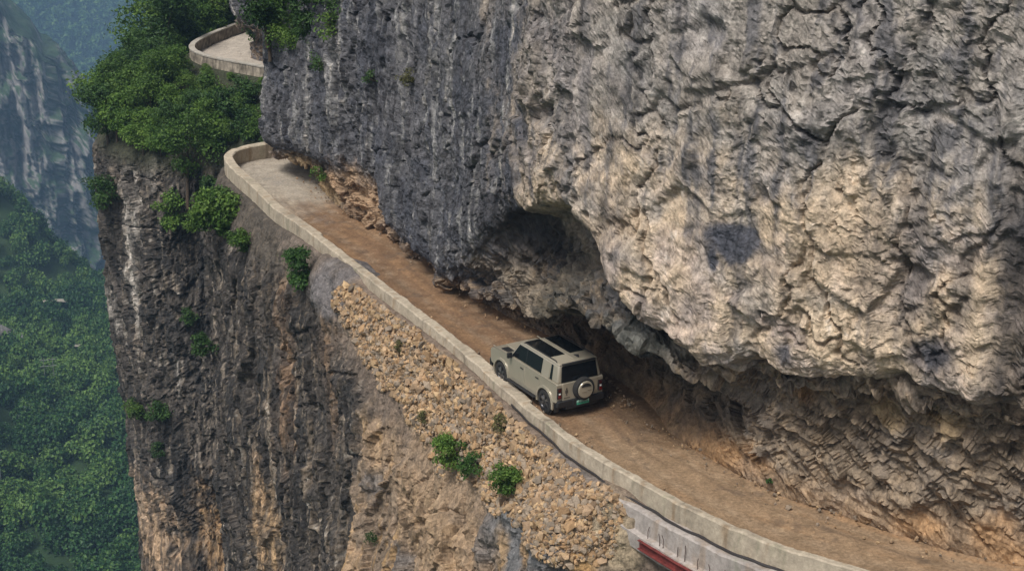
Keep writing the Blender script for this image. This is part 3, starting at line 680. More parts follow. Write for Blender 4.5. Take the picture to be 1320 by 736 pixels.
for k in ks:
    u = TW + kt([-2, 3, 5, 8, 9.4], [.16, .14, .16, .14, .05]) + .03 * math.sin(k * 5.1) + .015 * math.sin(k * 13)
    pts.append(along_wall(k, u, -HF + .01 + .012 * math.sin(k * 7)))
m.tube(pts, .035, 8)
for dx in (.055,):
    m.tube([p + Vector((-.02, -dx, .01)) for p in pts[25:70]], .022, 7)
cable = m.build('cable', M_rubber); tag(cable, 'black double cable lying along the concrete ledge outside the parapet', 'cable')

# ------------------------------------------------------------------ loose stones of the dry slope
ico_v = []; ph = (1 + 5 ** .5) / 2
for a in (-1, 1):
    for b in (-ph, ph): ico_v += [(0, a, b), (a, b, 0), (b, 0, a)]
ico_v = np.array(ico_v) / np.linalg.norm(ico_v[0])
import itertools
el_ = min(np.linalg.norm(ico_v[0] - v) for v in ico_v[1:])
ico_f = [t for t in itertools.combinations(range(12), 3) if all(abs(np.linalg.norm(ico_v[t[i]] - ico_v[t[(i + 1) % 3]]) - el_) < .01 for i in range(3))]
ico_f = np.array([t if np.dot(np.cross(ico_v[t[1]] - ico_v[t[0]], ico_v[t[2]] - ico_v[t[0]]), ico_v[t[0]]) > 0 else t[::-1] for t in ico_f])
def stones(name, Pc, sizes, mat, cols, seed, parent=None):
    g = np.random.default_rng(seed); n = len(Pc)
    sh = ico_v[None] * (1 + .28 * g.normal(size=(n, 12, 1))) * g.uniform(.55, 1.1, (n, 1, 3))
    q = g.normal(size=(n, 3, 3)); q, _ = np.linalg.qr(q)
    V = np.einsum('nij,nkj->nki', q, sh) * np.asarray(sizes)[:, None, None] + Pc[:, None]
    Fc = (ico_f[None] + 12 * np.arange(n)[:, None, None]).reshape(-1)
    return raw_mesh(name, V.reshape(-1, 3), Fc, 3, mat, parent, np.repeat(cols, 12, 0), smooth=False)
cand = np.argwhere((rub > .5) & (fbm(Lw, .9, 3, off=222) > -.45))
g_ = np.random.default_rng(21)
area_w = np.linalg.norm(np.cross(np.gradient(Lw, axis=0), np.gradient(Lw, axis=1)), axis=-1)[cand[:, 0], cand[:, 1]]
sel = cand[g_.choice(len(cand), 14000, p=area_w / area_w.sum())]
Pc = Lw[sel[:, 0], sel[:, 1]] + nL[sel[:, 0], sel[:, 1]] * g_.uniform(-.06, .02, (14000, 1)) + g_.normal(size=(14000, 3)) * .04
sz = .040 + .075 * g_.random(14000) ** 2 + .16 * g_.random(14000) ** 8 * 1.0
M_st = col_material('loose_stone', fine=.3, scale=12.0, bump=.02)
rubble = stones('rubble', Pc, sz, M_st, np.clip(gp[g_.integers(0, 6, 14000)] * g_.uniform(.6, 1.15, (14000, 1)), .01, .9), 22)
tag(rubble, kind='stuff')
# fallen bits along the rock toe and the kerb
n_ = 700; kk = g_.uniform(0, 20, n_); ii = np.array([int(np.argmin(np.abs(KS - q))) for q in kk]); side_ = g_.random(n_) < .72
ff = np.where(side_, 1 - .30 * g_.random(n_) ** 2.2, .03 + .12 * g_.random(n_) ** 2)
xy = W[ii] * (1 - ff[:, None]) + T[ii] * ff[:, None] + g_.normal(size=(n_, 2)) * .05
szd = .02 + .05 * g_.random(n_) ** 3 + .08 * (g_.random(n_) ** 16)
debris = stones('road_debris', np.column_stack([xy, .02 + .08 * np.clip((ff - .72) / .28, 0, 1) + szd * .3]), szd, M_st, np.clip(gp[g_.integers(0, 6, n_)] * g_.uniform(.55, 1.0, (n_, 1)), .01, .9), 23); tag(debris, kind='stuff')

#@@SECTION vegetation
# ------------------------------------------------------------------ leaves
def leaf_cloud(blobs, n, size, seed, up=.35, shell=(.62, 1.04), slim=.55):
    g = np.random.default_rng(seed)
    c = np.array([b[0] for b in blobs], float); r = np.array([b[1] for b in blobs], float)
    w = (r ** 2).sum(1); bi = g.choice(len(blobs), n, p=w / w.sum())
    dv = g.normal(size=(n, 3)); dv /= np.linalg.norm(dv, axis=1)[:, None]
    dv[:, 2] = np.where(g.random(n) < .35, np.abs(dv[:, 2]), dv[:, 2])
    P = c[bi] + dv * r[bi] * g.uniform(*shell, (n, 1)) * (1 + .18 * g.normal(size=(n, 1)))
    nn = dv * .8 + g.normal(size=(n, 3)) * .55 + np.array([0, 0, up]); nn /= np.linalg.norm(nn, axis=1)[:, None]
    a = np.cross(nn, g.normal(size=(n, 3))); a /= np.linalg.norm(a, axis=1)[:, None]; b = np.cross(nn, a)
    L = size * g.uniform(.55, 1.35, (n, 1)); Wd = L * slim
    V = np.stack([P - a * L * .5, P + b * Wd * .5 + nn * L * .12, P + a * L * .5 - nn * L * .1, P - b * Wd * .5 + nn * L * .12], 1)
    bv = g.uniform(.25, .75, len(blobs))[bi] + g.normal(size=n) * .08
    return V.reshape(-1, 3), np.repeat(np.clip(bv, 0, 1), 4)

def leaves_obj(name, V, v, mat, parent=None):
    return raw_mesh(name, V, np.arange(len(V)), 4, mat, parent, np.repeat(v[:, None], 3, 1), smooth=False)

def crown_blobs(g, rx, rz, n, z0, flat=1.0):
    out = []
    for _ in range(n):
        t = g.uniform(0, 2 * math.pi); rr = rx * math.sqrt(g.random()) * .8; hz = g.uniform(-1, 1)
        q = math.sqrt(max(0.05, 1 - hz * hz)); s = g.uniform(.28, .5) * rx
        out.append(((rr * q * math.cos(t), rr * q * math.sin(t), z0 + hz * rz), (s, s, s * .72 * flat)))
    return out
M_leaf = leaf_material('broad_leaves', (.018, .050, .008), (.080, .155, .028), (.190, .290, .060), .33)
M_leaf_b = leaf_material('bright_leaves', (.030, .080, .012), (.105, .195, .034), (.210, .320, .065), .33)
M_leaf_d = leaf_material('dark_leaves', (.012, .034, .010), (.040, .090, .022), (.090, .165, .040), .28)
M_dry = leaf_material('dry_grass', (.05, .05, .02), (.10, .10, .035), (.16, .15, .06), .2)
M_bark = plain('bark', lin(78, 66, 54), .9, var=.3, scale=9, bump=.02)

def make_tree(name, h, r, seed, leaf, mat, nleaf):
    g = np.random.default_rng(seed)
    root = thing(name)
    bl = crown_blobs(g, r, h * .32, 16, h * .62)
    V, v = leaf_cloud(bl, nleaf, leaf, seed + 1)
    leaves_obj('crown', V, v, mat, root)
    m = MB(); lean = g.normal(size=2) * .12
    m.tube([(0, 0, -.8), (lean[0] * .5, lean[1] * .5, h * .25), (lean[0], lean[1], h * .6)], [.05 * h * .5, .04 * h * .5, .018 * h * .5], 7)
    for k in range(6):
        c = bl[k][0]; z_ = g.uniform(.2, .5) * h
        m.tube([(lean[0] * z_ / h, lean[1] * z_ / h, z_), (c[0] * .5, c[1] * .5, z_ + (c[2] - z_) * .6), c], [.016 * h * .5, .01 * h * .5, .004 * h * .5], 5)
    m.build('trunk', M_bark, root)
    return root

def sheet_hit(P, px0, py0, nrm=None):
    px, py, fw = project(P); d = (px - px0) ** 2 + (py - py0) ** 2
    near = d < max(20, d.min() * 1.5)
    j = np.unravel_index(np.argmin(np.where(near, fw, 1e9)), d.shape)
    return Vector(P[j]), j

protos = [make_tree('tree', h, r, 500 + i * 7, .25, (M_leaf, M_leaf_b, M_leaf_d, M_leaf, M_leaf_b, M_leaf_d)[i], 2600) for i, (h, r) in enumerate([(5.5, 2.2), (4.6, 2.0), (5.2, 1.9), (6.2, 2.5), (4.0, 1.8), (5.0, 2.3)])]
used = set(); GG = 'trees crowding the promontory'
def put_tree(i, loc, s, label, group=None, cat='tree'):
    p = protos[i]
    if group == GG and loc[1] < 119:                              # keep the trees on the slope lower than the road behind them
        for _ in range(12):
            q = np.array([loc[0], loc[1], loc[2] + s * 5.6]); px, py, fw = project(q)
            if 226 < px < 350 and py < np.interp(px, [226, 246, 262, 300, 340], [92, 92, 104, 112, 114]) and s > .2: s *= .85
        if s < .22: s = .22
    o = p if i not in used else copy_tree(p)
    used.add(i)
    o.location = loc; o.rotation_euler = (random.uniform(-.08, .08), random.uniform(-.08, .08), random.uniform(0, 6.28)); o.scale = (s, s, s * random.uniform(.85, 1.1))
    tag(o, label, cat, group); return o
rt = random.Random(5)
def spots(n, k0, k1, u0, u1, base_on='L'):
    out = []
    while len(out) < n:
        k = rt.uniform(k0, k1); i = int(np.argmin(np.abs(KS - k))); u = rt.uniform(u0, u1)
        col = Lw[:, i]; uu = ((col[:, :2] - W[i]) * OUT[i]).sum(1); ok = (tL < 7) & (tL > 2)
        j = np.argmin(np.where(ok, np.abs(uu - u), 9e9)); p = col[j]
        q = W[i] + OUT[i] * u
        if all((q[0] - a[0]) ** 2 + (q[1] - a[1]) ** 2 > 1.0 for a in out): out.append((q[0], q[1], p[2] - .2))
    return out
LG = 'leafy green tree in the thicket covering the promontory below the upper road bend'
GG = 'trees crowding the promontory'
for (x, y, z) in spots(56, 30.2, 33.9, 1.8, 7.6): put_tree(rt.randrange(6), (x, y, z), rt.uniform(.6, .95), LG, GG)
for (x, y, z) in spots(44, 32.4, 36.9, 1.4, 8.5): put_tree(rt.randrange(6), (x, y, z), rt.uniform(.8, 1.25), LG, GG)
for (x, y, z) in spots(20, 28.9, 31.2, .8, 4.8): put_tree(rt.randrange(6), (x, y, z), rt.uniform(.4, .6), LG, GG)
# trees over the inner side of the upper road and on the shoulder of the nose
TG2 = 'dark leafy tree overhanging the upper road from the shoulder of the grey cliff'
for k in (31.4, 31.9, 32.3, 32.8, 33.4, 34.2, 35, 35.8):
    i = int(np.argmin(np.abs(KS - k))); q = T[i] - D[i] * rt.uniform(.6, 1.6)
    put_tree(rt.choice([0, 2, 5]), (q[0], q[1], rt.uniform(0, 1.5)), rt.uniform(.7, 1.0), TG2, 'trees above the upper road')
SH = 'leafy dark tree clinging to the top left shoulder of the grey cliff face'
for (px, py, s) in [(350, 58, .62), (366, 66, .5), (372, 44, .8), (396, 30, .75), (350, 22, .95), (376, 6, 1.0), (412, 4, .8), (334, 36, .8), (438, -10, .6), (355, -14, 1.1), (400, -26, 1.0), (330, 8, 1.0), (388, 54, .5), (420, 22, .55)]:
    p, j = sheet_hit(U, max(px, 356), py); p = p + Vector((*(-D[j[1]] * .5), 0)) - Vector((0, 0, 1.6 * s))
    if px < 356: p.x -= (356 - px) * .043
    put_tree(rt.choice([2, 5, 0]), p, s, SH, 'trees on the cliff shoulder')

def shrub(name, P, px, py, r, label, mat, nleaf=900, leaf=.11, seed=1, hang=.0, cat='shrub', flat=1.0, group=None):
    p, j = sheet_hit(P, px, py); g = np.random.default_rng(seed)
    n = nL[j] if P is Lw else nU[j]
    if P is Lw and px < 420: p = p - Vector((0, 0, .55 * r))
    root = thing(name, p, 0, label, cat, group)
    off = np.array(Vector(n) * r * .45)
    bl = [((b[0][0] + off[0], b[0][1] + off[1], b[0][2] + off[2]), b[1]) for b in crown_blobs(g, r, r * .65 * flat, 13, r * .35 - hang)]
    V, v = leaf_cloud(bl, nleaf, leaf, seed)
    leaves_obj('foliage', V, v, mat, root)
    m = MB()
    for k in range(7):
        m.tube([tuple(Vector((0, 0, -.05)) - Vector(n) * .15), tuple(Vector(bl[k][0]) * .5 + Vector((0, 0, .1 * r))), bl[k][0]], [.03 * r + .006, .02 * r + .004, .006], 5)
    m.build('stem', M_bark, root)
    return root
M_green = leaf_material('shrub_leaves', (.012, .035, .008), (.038, .095, .018), (.09, .175, .04), .25)
sh = [(398, 342, 1.15, 'dense round green shrub beside the grey boulder just under the parapet', M_green, 1500), (290, 272, 1.5, 'large bushy green shrub spilling over the outside of the parapet at the far bend', M_leaf, 2300), (270, 238, .9, 'dark shrub at the foot of the curved parapet end', M_leaf_d, 1000),
      (318, 304, .8, 'small mid green shrub below the large bushy one at the far bend', M_leaf, 700), (588, 592, .75, 'light green leafy shrub on the stone slope, left of a rounder one', M_leaf_b, 1100), (612, 606, .6, 'low dark green shrub squeezed between two others on the stone slope', M_green, 600), (657, 625, .66, 'round olive green shrub above the grey boulder on the stone slope', M_leaf, 1200),
      (645, 552, .4, 'thin dull green weed standing in the loose stones below the car', M_dry, 260), (547, 538, .3, 'small tuft of weeds on the tan rock below the loose stones', M_dry, 160), (515, 452, .3, 'small weed tuft beside a reddish patch near the top of the stones', M_dry, 160),
      (220, 262, 1.5, 'bright green shrub hanging from the dark promontory cliff', M_leaf_b, 800), (250, 285, .9, 'small yellowish shrub on the dark cliff between two larger bushes', M_leaf_b, 350), (145, 245, 1.7, 'dark shrub patch low on the left edge of the promontory cliff', M_leaf_d, 800), (268, 440, .9, 'dull shrub growing from the streaked cliff far below the far bend', M_leaf_d, 500), (240, 405, .8, 'narrow mossy shrub in a crack of the dark cliff', M_leaf_d, 350), (210, 525, 1.1, 'dark green shrub at mid height on the left edge of the streaked cliff', M_leaf_d, 600), (176, 525, 1.0, 'shrub sticking out of the left edge of the cliff over the valley', M_leaf, 500), (205, 575, .7, 'small dark shrub on the lower left part of the streaked cliff', M_leaf_d, 300),
      (280, 160, 1.6, 'bright fern like shrub on the slope between the two road levels', M_leaf_b, 900), (305, 135, 1.9, 'dark bushy shrub under the stone parapet of the upper road', M_leaf_d, 1100), (322, 118, 1.4, 'dark shrub beside the pale flake of rock under the upper road', M_leaf_d, 800), (270, 125, 1.6, 'mid green shrub directly below the corner of the upper stone parapet', M_leaf, 900), (325, 160, 1.5, 'dark shrub filling the gully above the far bend', M_leaf_d, 800), (286, 178, 1.0, 'shaded shrub just above the curved parapet end', M_leaf_d, 600), (250, 140, 1.5, 'shrub on the left side of the slope between the two roads', M_leaf, 800), (485, 700, .35, 'small mossy plant low on the streaked cliff', M_leaf_d, 150)]
for i, (px, py, r, lb, mt, n) in enumerate(sh):
    shrub('shrub', Lw, px, py, r, lb, mt, int(n * 1.8), .06 + .07 * r if px > 360 else .10 + .09 * r, 700 + i)
for i, (px, py, r, lb, mt, n) in enumerate([(527, 108, .5, 'dry hanging plant in a crack high on the grey cliff face', M_dry, 260), (480, 108, .45, 'mossy plant patch left of a dry one on the grey cliff face', M_leaf_d, 220), (412, 88, .6, 'small shrub on the dark part of the cliff face under the trees', M_leaf_d, 260), (425, 40, .9, 'shrub at the right edge of the trees on the cliff shoulder', M_leaf, 500),
        (416, 228, .5, 'tuft of long grass at the rock toe near the far bend', M_leaf_b, 300), (994, 624, .13, 'tiny green plant at the foot of the rock wall behind the car', M_green, 90)]):
    shrub('plant', U, px, py, r, lb, mt, n, .08 + .08 * r, 760 + i, cat='plant')

#@@SECTION valley
# ------------------------------------------------------------------ the gorge: terrain sheet, far cliff, woods
def terrain_z(x, y):
    P = np.stack([x, y, 0 * x], -1)
    z = -122 + 8 * fbm(P, .016, 3, off=900) + 9 * noise3(x * .009 + 3, y * .009, 0 * x)
    z = np.where(y < 230, -126 + 0 * z, z) - 280 * sstep(400, 780, y)
    # spur running down to the right
    def ridge(x, y, x0, y0, z0, x1, y1, z1, w):
        dx, dy = x1 - x0, y1 - y0; t = np.clip(((x - x0) * dx + (y - y0) * dy) / (dx * dx + dy * dy), 0, 1)
        dd = np.hypot(x - x0 - t * dx, y - y0 - t * dy)
        return z0 + (z1 - z0) * t - dd * w
    z = np.maximum(z, ridge(x, y, -215, 452, -39, -113, 456, -149, .85) + 5 * fbm(P, .03, 3, off=910))
    z = np.maximum(z, ridge(x, y, -135, 300, -100, -84, 262, -131, .5) + 3 * fbm(P, .04, 3, off=915))
    zf = -405 + np.maximum(y - 1450, 0) * .17 + np.maximum(y - 2150, 0) * .5 + 40 * fbm(P, .0032, 3, off=920, ridged=True) + 10 * fbm(P, .012, 3, off=925)
    zf = np.where(y > 1250, zf, -500)
    z = np.maximum(z, np.maximum(ridge(x, y, -760, 1900, -80, -430, 1560, -370, .5), zf))
    return np.minimum(z, 30)
def photo_z(px, Y): return (px - 660) / F * (Y * CP + 46)        # x of a far point (about 200 m below) seen at column px
gx = np.linspace(-1400, 800, 240); gy = np.concatenate([np.linspace(-500, 225, 25), np.linspace(230, 1100, 160), np.linspace(1110, 3200, 150)])
X, Y = np.meshgrid(gx, gy); Z = terrain_z(X, Y)
P = np.stack([X, Y, Z], -1)
C = np.empty(P.shape); C[:] = (.022, .045, .016)
C = mixc(C, (.045, .075, .025), sstep(-.2, .6, fbm(P, .02, 4, off=930)))
M_ter = col_material('wooded_ground', fine=.4, scale=.3, bump=.4)
ground = grid_mesh('valley_terrain', P, M_ter, col=C); tag(ground, kind='structure')

# the grey cliff across the valley
na, nz = 260, 260
a = np.linspace(0, 1, na)
cx = np.interp(a, [0, .25, .72, .86, 1], [-620, -400, -268, -246, -238]); cy = np.interp(a, [0, .25, .72, .86, 1], [860, 880, 905, 935, 1080])
crest = np.interp(cx, [-620, -400, -330, -306, -292, -280, -267, -258, -251, -246, -243, -235, -215], [20, -20, -60, -95, -122, -136, -162, -190, -220, -240, -256, -285, -310])
tz = np.linspace(0, 1, nz)[:, None]
zz = -300 + (crest[None] + 300) * np.minimum(tz * 1.12, 1)
back = np.maximum(tz * 1.12 - 1, 0) / .12
P = np.stack([np.broadcast_to(cx, (nz, na)) + 0 * tz, cy[None] + back * 90 + (zz + 300) * .06, zz + 0 * back], -1)
lay = fbm(P, (.05, .05, .012), 4, .6, off=950, ridged=True)
dsp = 12 * lay + 7 * fbm(P, .05, 5, .55, off=955) + 2.5 * fbm(P, (.2, .2, .05), 3, off=958)
P[..., 1] -= dsp * (1 - back); P[..., 0] += .35 * dsp * (a[None] > .7); P[..., 2] += 4 * fbm(P, .06, 4, off=959) * (tz > .5); P[..., 0] *= np.maximum(P[..., 1] / cy[None], .9)   # the top falls back up the gorge
s1 = fbm(P, (.12, .12, .015), 4, .6, off=961)
C = np.empty(P.shape); C[:] = lin(140, 136, 134); C = mixc(C, lin(70, 70, 72), sstep(-.1, .6, s1)); C = mixc(C, lin(178, 170, 160), sstep(.55, .9, -s1 + .3 * fbm(P, .2, 3, off=965)) * .8)
nrm = normals(P); upn = np.abs(nrm[..., 2])
C = mixc(C, (.025, .06, .02), sstep(.18, .5, upn + .35 * fbm(P, .05, 4, off=970)) * .9)
M_far = rock_material('far_rock', fine=.6, streak=.2, bump=.5, tex=.12)
fc = grid_mesh('far_cliff', P, M_far, col=np.clip(C, .01, .9)); tag(fc, kind='structure')

M_wood = leaf_material('wood_canopy', (.007, .030, .009), (.028, .086, .020), (.120, .205, .042), .22)
def canopy(name, n, Y0, Y1, px0, px1, rr, nleaf, leaf, seed, avoid_cliff=True):
    g = np.random.default_rng(seed)
    vs = []; cs = []; tv = []; tf = []
    lib = []
    for i in range(8):
        bl = [((0, 0, .75), (.86, .86, .7))] * 3 + crown_blobs(np.random.default_rng(seed + i), 1.0, .5, 7, .85)
        lib.append(leaf_cloud(bl, nleaf, leaf / rr[0] / 1.25, seed + 50 + i, up=.6, slim=.8, shell=(.85, 1.03)))
    Yt = np.sqrt(g.uniform(Y0 ** 2, Y1 ** 2, n)); pxs = g.uniform(px0, px1, n); xs = photo_z(pxs, Yt)
    zs = terrain_z(xs, Yt); tone = .65 * fbm(np.stack([xs, Yt, 0 * xs], -1), .03, 3, off=seed) 
    for i in range(n):
        r = g.uniform(*rr); V, v = lib[g.integers(8)]; t = g.uniform(0, 6.28); c, s = math.cos(t), math.sin(t)
        Q = V * r; q = np.empty_like(Q); q[:, 0] = Q[:, 0] * c - Q[:, 1] * s + xs[i]; q[:, 1] = Q[:, 0] * s + Q[:, 1] * c + Yt[i]; q[:, 2] = Q[:, 2] * g.uniform(.9, 1.7) + zs[i] - .2 * r
        vs.append(q); cs.append(np.clip(v + tone[i] + g.normal() * .22, 0, 1))
    o = leaves_obj(name, np.concatenate(vs), np.concatenate(cs), M_wood)
    return tag(o, kind='stuff')
canopy('valley_wood', 3000, 245, 600, -150, 230, (1.3, 3.1), 330, .42, 1000)
canopy('distant_wood', 8000, 1300, 2500, -90, 300, (3.6, 7.0), 46, 3.4, 1100)

# small things in the valley
M_pale = plain('pale_gravel', lin(140, 134, 122), .9, var=.2, scale=.8)
M_white = plain('galvanised_steel', lin(128, 130, 128), .5, .3, var=.1)
def far_spot(px, py):
    """first point of the terrain seen at px, py"""
    k = (368 - py) / F
    Ys = np.linspace(230, 2200, 6000); h = Ys * (k * CP - SP) / (CP + k * SP); fw = Ys * CP - h * SP; xs = (px - 660) / F * fw
    hit = np.argmax(H + h <= terrain_z(xs, Ys)); return Vector((xs[hit], Ys[hit], float(terrain_z(xs[hit:hit + 1], Ys[hit:hit + 1])[0])))
def ribbon(name, pts, w, lift, label=None):
    P = [far_spot(*p) for p in pts]; v = []
    for i, p in enumerate(P):
        d = (P[min(i + 1, len(P) - 1)] - P[max(i - 1, 0)]); d.z = 0; d.normalize(); s = Vector((-d.y, d.x, 0)) * w / 2
        v.append((p + s + Vector((0, 0, lift)), p - s + Vector((0, 0, lift))))
    G = np.array([[tuple(a) for a in [q[0] for q in v]], [tuple(a) for a in [q[1] for q in v]]])
    return grid_mesh(name, G, M_pale)
tag(ribbon('valley_road', [(56, 403), (66, 402), (78, 401), (92, 402)], 2.5, 3.2), kind='structure')
tag(ribbon('gravel_clearing', [(106, 450), (103, 455), (100, 460)], 1.4, 2.8), kind='structure')
tag(ribbon('landslip', [(160, 516), (166, 514), (172, 516)], 1.4, 2.8), kind='structure')
m = MB(); p = far_spot(66, 506)
for dx in (-1.05, 1.05): m.tube([(dx, 0, 0), (dx, 0, 9)], .07, 6)
for zz in (6.8, 8.4): m.tube([(-1.9, 0, zz), (1.9, 0, zz)], .06, 6)
py_ = m.build('power_pylon', M_white); py_.location = p; py_.rotation_euler = (0, 0, .3); tag(py_, 'pale two legged power pylon standing in the woods of the valley', 'pylon')
m = MB(); p = far_spot(4, 640); m.tube([(0, 0, 0), (0, 0, 9)], .08, 6); m.tube([(-.6, 0, 8.2), (.6, 0, 8.2)], .05, 6)
po = m.build('utility_pole', M_white); po.location = p; tag(po, 'thin pale utility pole above the trees at the lower left of the valley', 'pole')
m = MB(); p = far_spot(160, 66)
for q in ((-1, -1), (1, -1), (1, 1), (-1, 1)): m.tube([(q[0] * 1.6, q[1] * 1.6, 0), (q[0] * .2, q[1] * .2, 19)], .3, 5)
for zz in (4, 9, 14): w_ = 1.6 * (1 - zz / 21); m.box(-w_, w_, -w_, w_, zz, zz + .35)
tw = m.build('lattice_mast', M_white); tw.location = p; tag(tw, 'tiny white lattice mast on the hazy blue slope far behind the trees', 'mast')
pr, j = sheet_hit(Lw, 4, 440); pr = far_spot(6, 446)
V = np.array([pr[:]]) + np.random.default_rng(3).normal(size=(14, 3)) * [2.6, 1.5, .8] + [0, 0, 1.5]
oc = stones('rock_outcrop', V, np.random.default_rng(4).uniform(1.2, 2.4, 14), M_far, np.tile(lin(104, 102, 100), (14, 1)), 31); tag(oc, kind='structure')

# haze of the gorge: one closed box round everything
m = MB(); m.box(-1420, 820, -520, 3220, -520, 48)
hz, nt, b = new_mat('gorge_air'); nt.nodes.remove(b)
pv = nt.nodes.new('ShaderNodeVolumePrincipled'); pv.inputs['Color'].default_value = (.40, .66, 1.0, 1); pv.inputs['Density'].default_value = .00025; pv.inputs['Anisotropy'].default_value = 0.0
nt.links.new(pv.outputs[0], nt.nodes['Material Output'].inputs['Volume'])
haze = m.build('haze', hz, smooth=False); tag(haze, kind='stuff'); haze.display_type = 'WIRE'

#@@SECTION car
# ------------------------------------------------------------------ the car
M_paint = plain('beige_paint', lin(162, 154, 137), .28, 0.25, var=.05, scale=3, coat=.6)
M_glass = plain('dark_glass', (.006, .007, .008), .08, 0, .6, var=.05)
M_blk = plain('black_trim', (.014, .014, .015), .5, var=.2)
M_tyre = plain('tyre_rubber', (.018, .017, .016), .85, var=.25, scale=10, bump=.004)
M_rim = plain('dark_alloy', (.05, .05, .055), .35, .8, var=.1)
M_rim2 = plain('alloy_edge', (.22, .22, .23), .35, .9, var=.1)
M_tail = plain('red_lens', (.12, .010, .010), .2, var=.1)
M_lens = plain('clear_lens', (.75, .75, .72), .15, var=.05)
M_pg = plain('green_plate', lin(70, 172, 140), .4, var=.06); M_pw = plain('plate_top', lin(176, 222, 204), .4, var=.06); M_pt = plain('plate_strokes', lin(24, 60, 50), .5, var=.05)
car = thing('car', (0, 0, 0), 0, 'beige off road car with a tailgate spare wheel on the road under the rock overhang', 'car')
WB, WR = 1.51, .405
def arch(yc, r, n=12, rev=False):
    a = [(yc + r * math.cos(t), WR + r * math.sin(t)) for t in np.linspace(math.pi + .28, -.28, n)]   # rear to front, over the wheel
    return a[::-1] if rev else a
side = [(-2.27, .60), (-2.04, .56)] + arch(-WB, .49) + [(-.98, .40), (1.0, .40)] + arch(WB, .49) + [(2.08, .55), (2.30, .62), (2.31, 1.02), (2.22, 1.14), (1.90, 1.20), (1.02, 1.25), (.90, 1.26), (-2.25, 1.26), (-2.29, 1.22)]
m = MB(); m.prism(side, -.93, .93); body = m.build('body', M_paint, car, bevel=.07, seg=4)
# greenhouse
zb, zt = 1.24, 1.88
gb = [(-.90, -2.26), (.90, -2.26), (.90, .98), (-.90, .98)]; gt = [(-.775, -2.17), (.775, -2.17), (.775, .42), (-.775, .42)]
m = MB(); m.add([(x, y, zb) for x, y in gb] + [(x, y, zt) for x, y in gt], [(3, 2, 1, 0), (4, 5, 6, 7), (0, 1, 5, 4), (1, 2, 6, 5), (2, 3, 7, 6), (3, 0, 4, 7)])
m.build('cabin', M_paint, car, bevel=.08, seg=4)
m = MB(); m.add([(-.80, -2.2, 1.872), (.80, -2.2, 1.872), (.80, .40, 1.872), (-.80, .40, 1.872), (-.72, -2.08, 1.925), (.72, -2.08, 1.925), (.72, .30, 1.915), (-.72, .30, 1.915)], [(3, 2, 1, 0), (4, 5, 6, 7), (0, 1, 5, 4), (1, 2, 6, 5), (2, 3, 7, 6), (3, 0, 4, 7)])
roof = m.build('roof', M_paint, car, bevel=.03, seg=2)
for sx in (-1, 1):
    m = MB(); xa, xb = sorted((sx * .10, sx * .69)); m.box(xa, xb, -1.45, .24, 1.918, 1.936); m.build('roof_glass', M_glass, roof, bevel=.01)
m = MB(); m.box(-.085, .085, -1.95, .22, 1.918, 1.945); m.build('roof_strip', M_paint, roof, bevel=.008)
m = MB(); m.prism([(-1.95, 1.93), (-1.62, 1.93), (-1.92, 2.03)], .12, .17); m.build('roof_fin', M_blk, roof, bevel=.008)
for sx in (-1, 1):
    m = MB(); m.tube([(sx * .735, -2.0, 1.90), (sx * .735, -1.9, 1.955), (sx * .735, .1, 1.95), (sx * .735, .25, 1.90)], .018, 6); m.build('roof_rail', M_blk, roof)
def sx_at(z): return .90 + (.775 - .90) * (z - zb) / (zt - zb)
def side_panel(sx, yz, t=.012, out=.0):
    c = [(sx * (sx_at(z) + out), y, z) for y, z in yz]
    m = MB(); c = c if sx > 0 else c
    n = (Vector(c[1]) - Vector(c[0])).cross(Vector(c[2]) - Vector(c[0]))
    if n.x * sx < 0: c = c[::-1]
    m.panel(c, t); return m
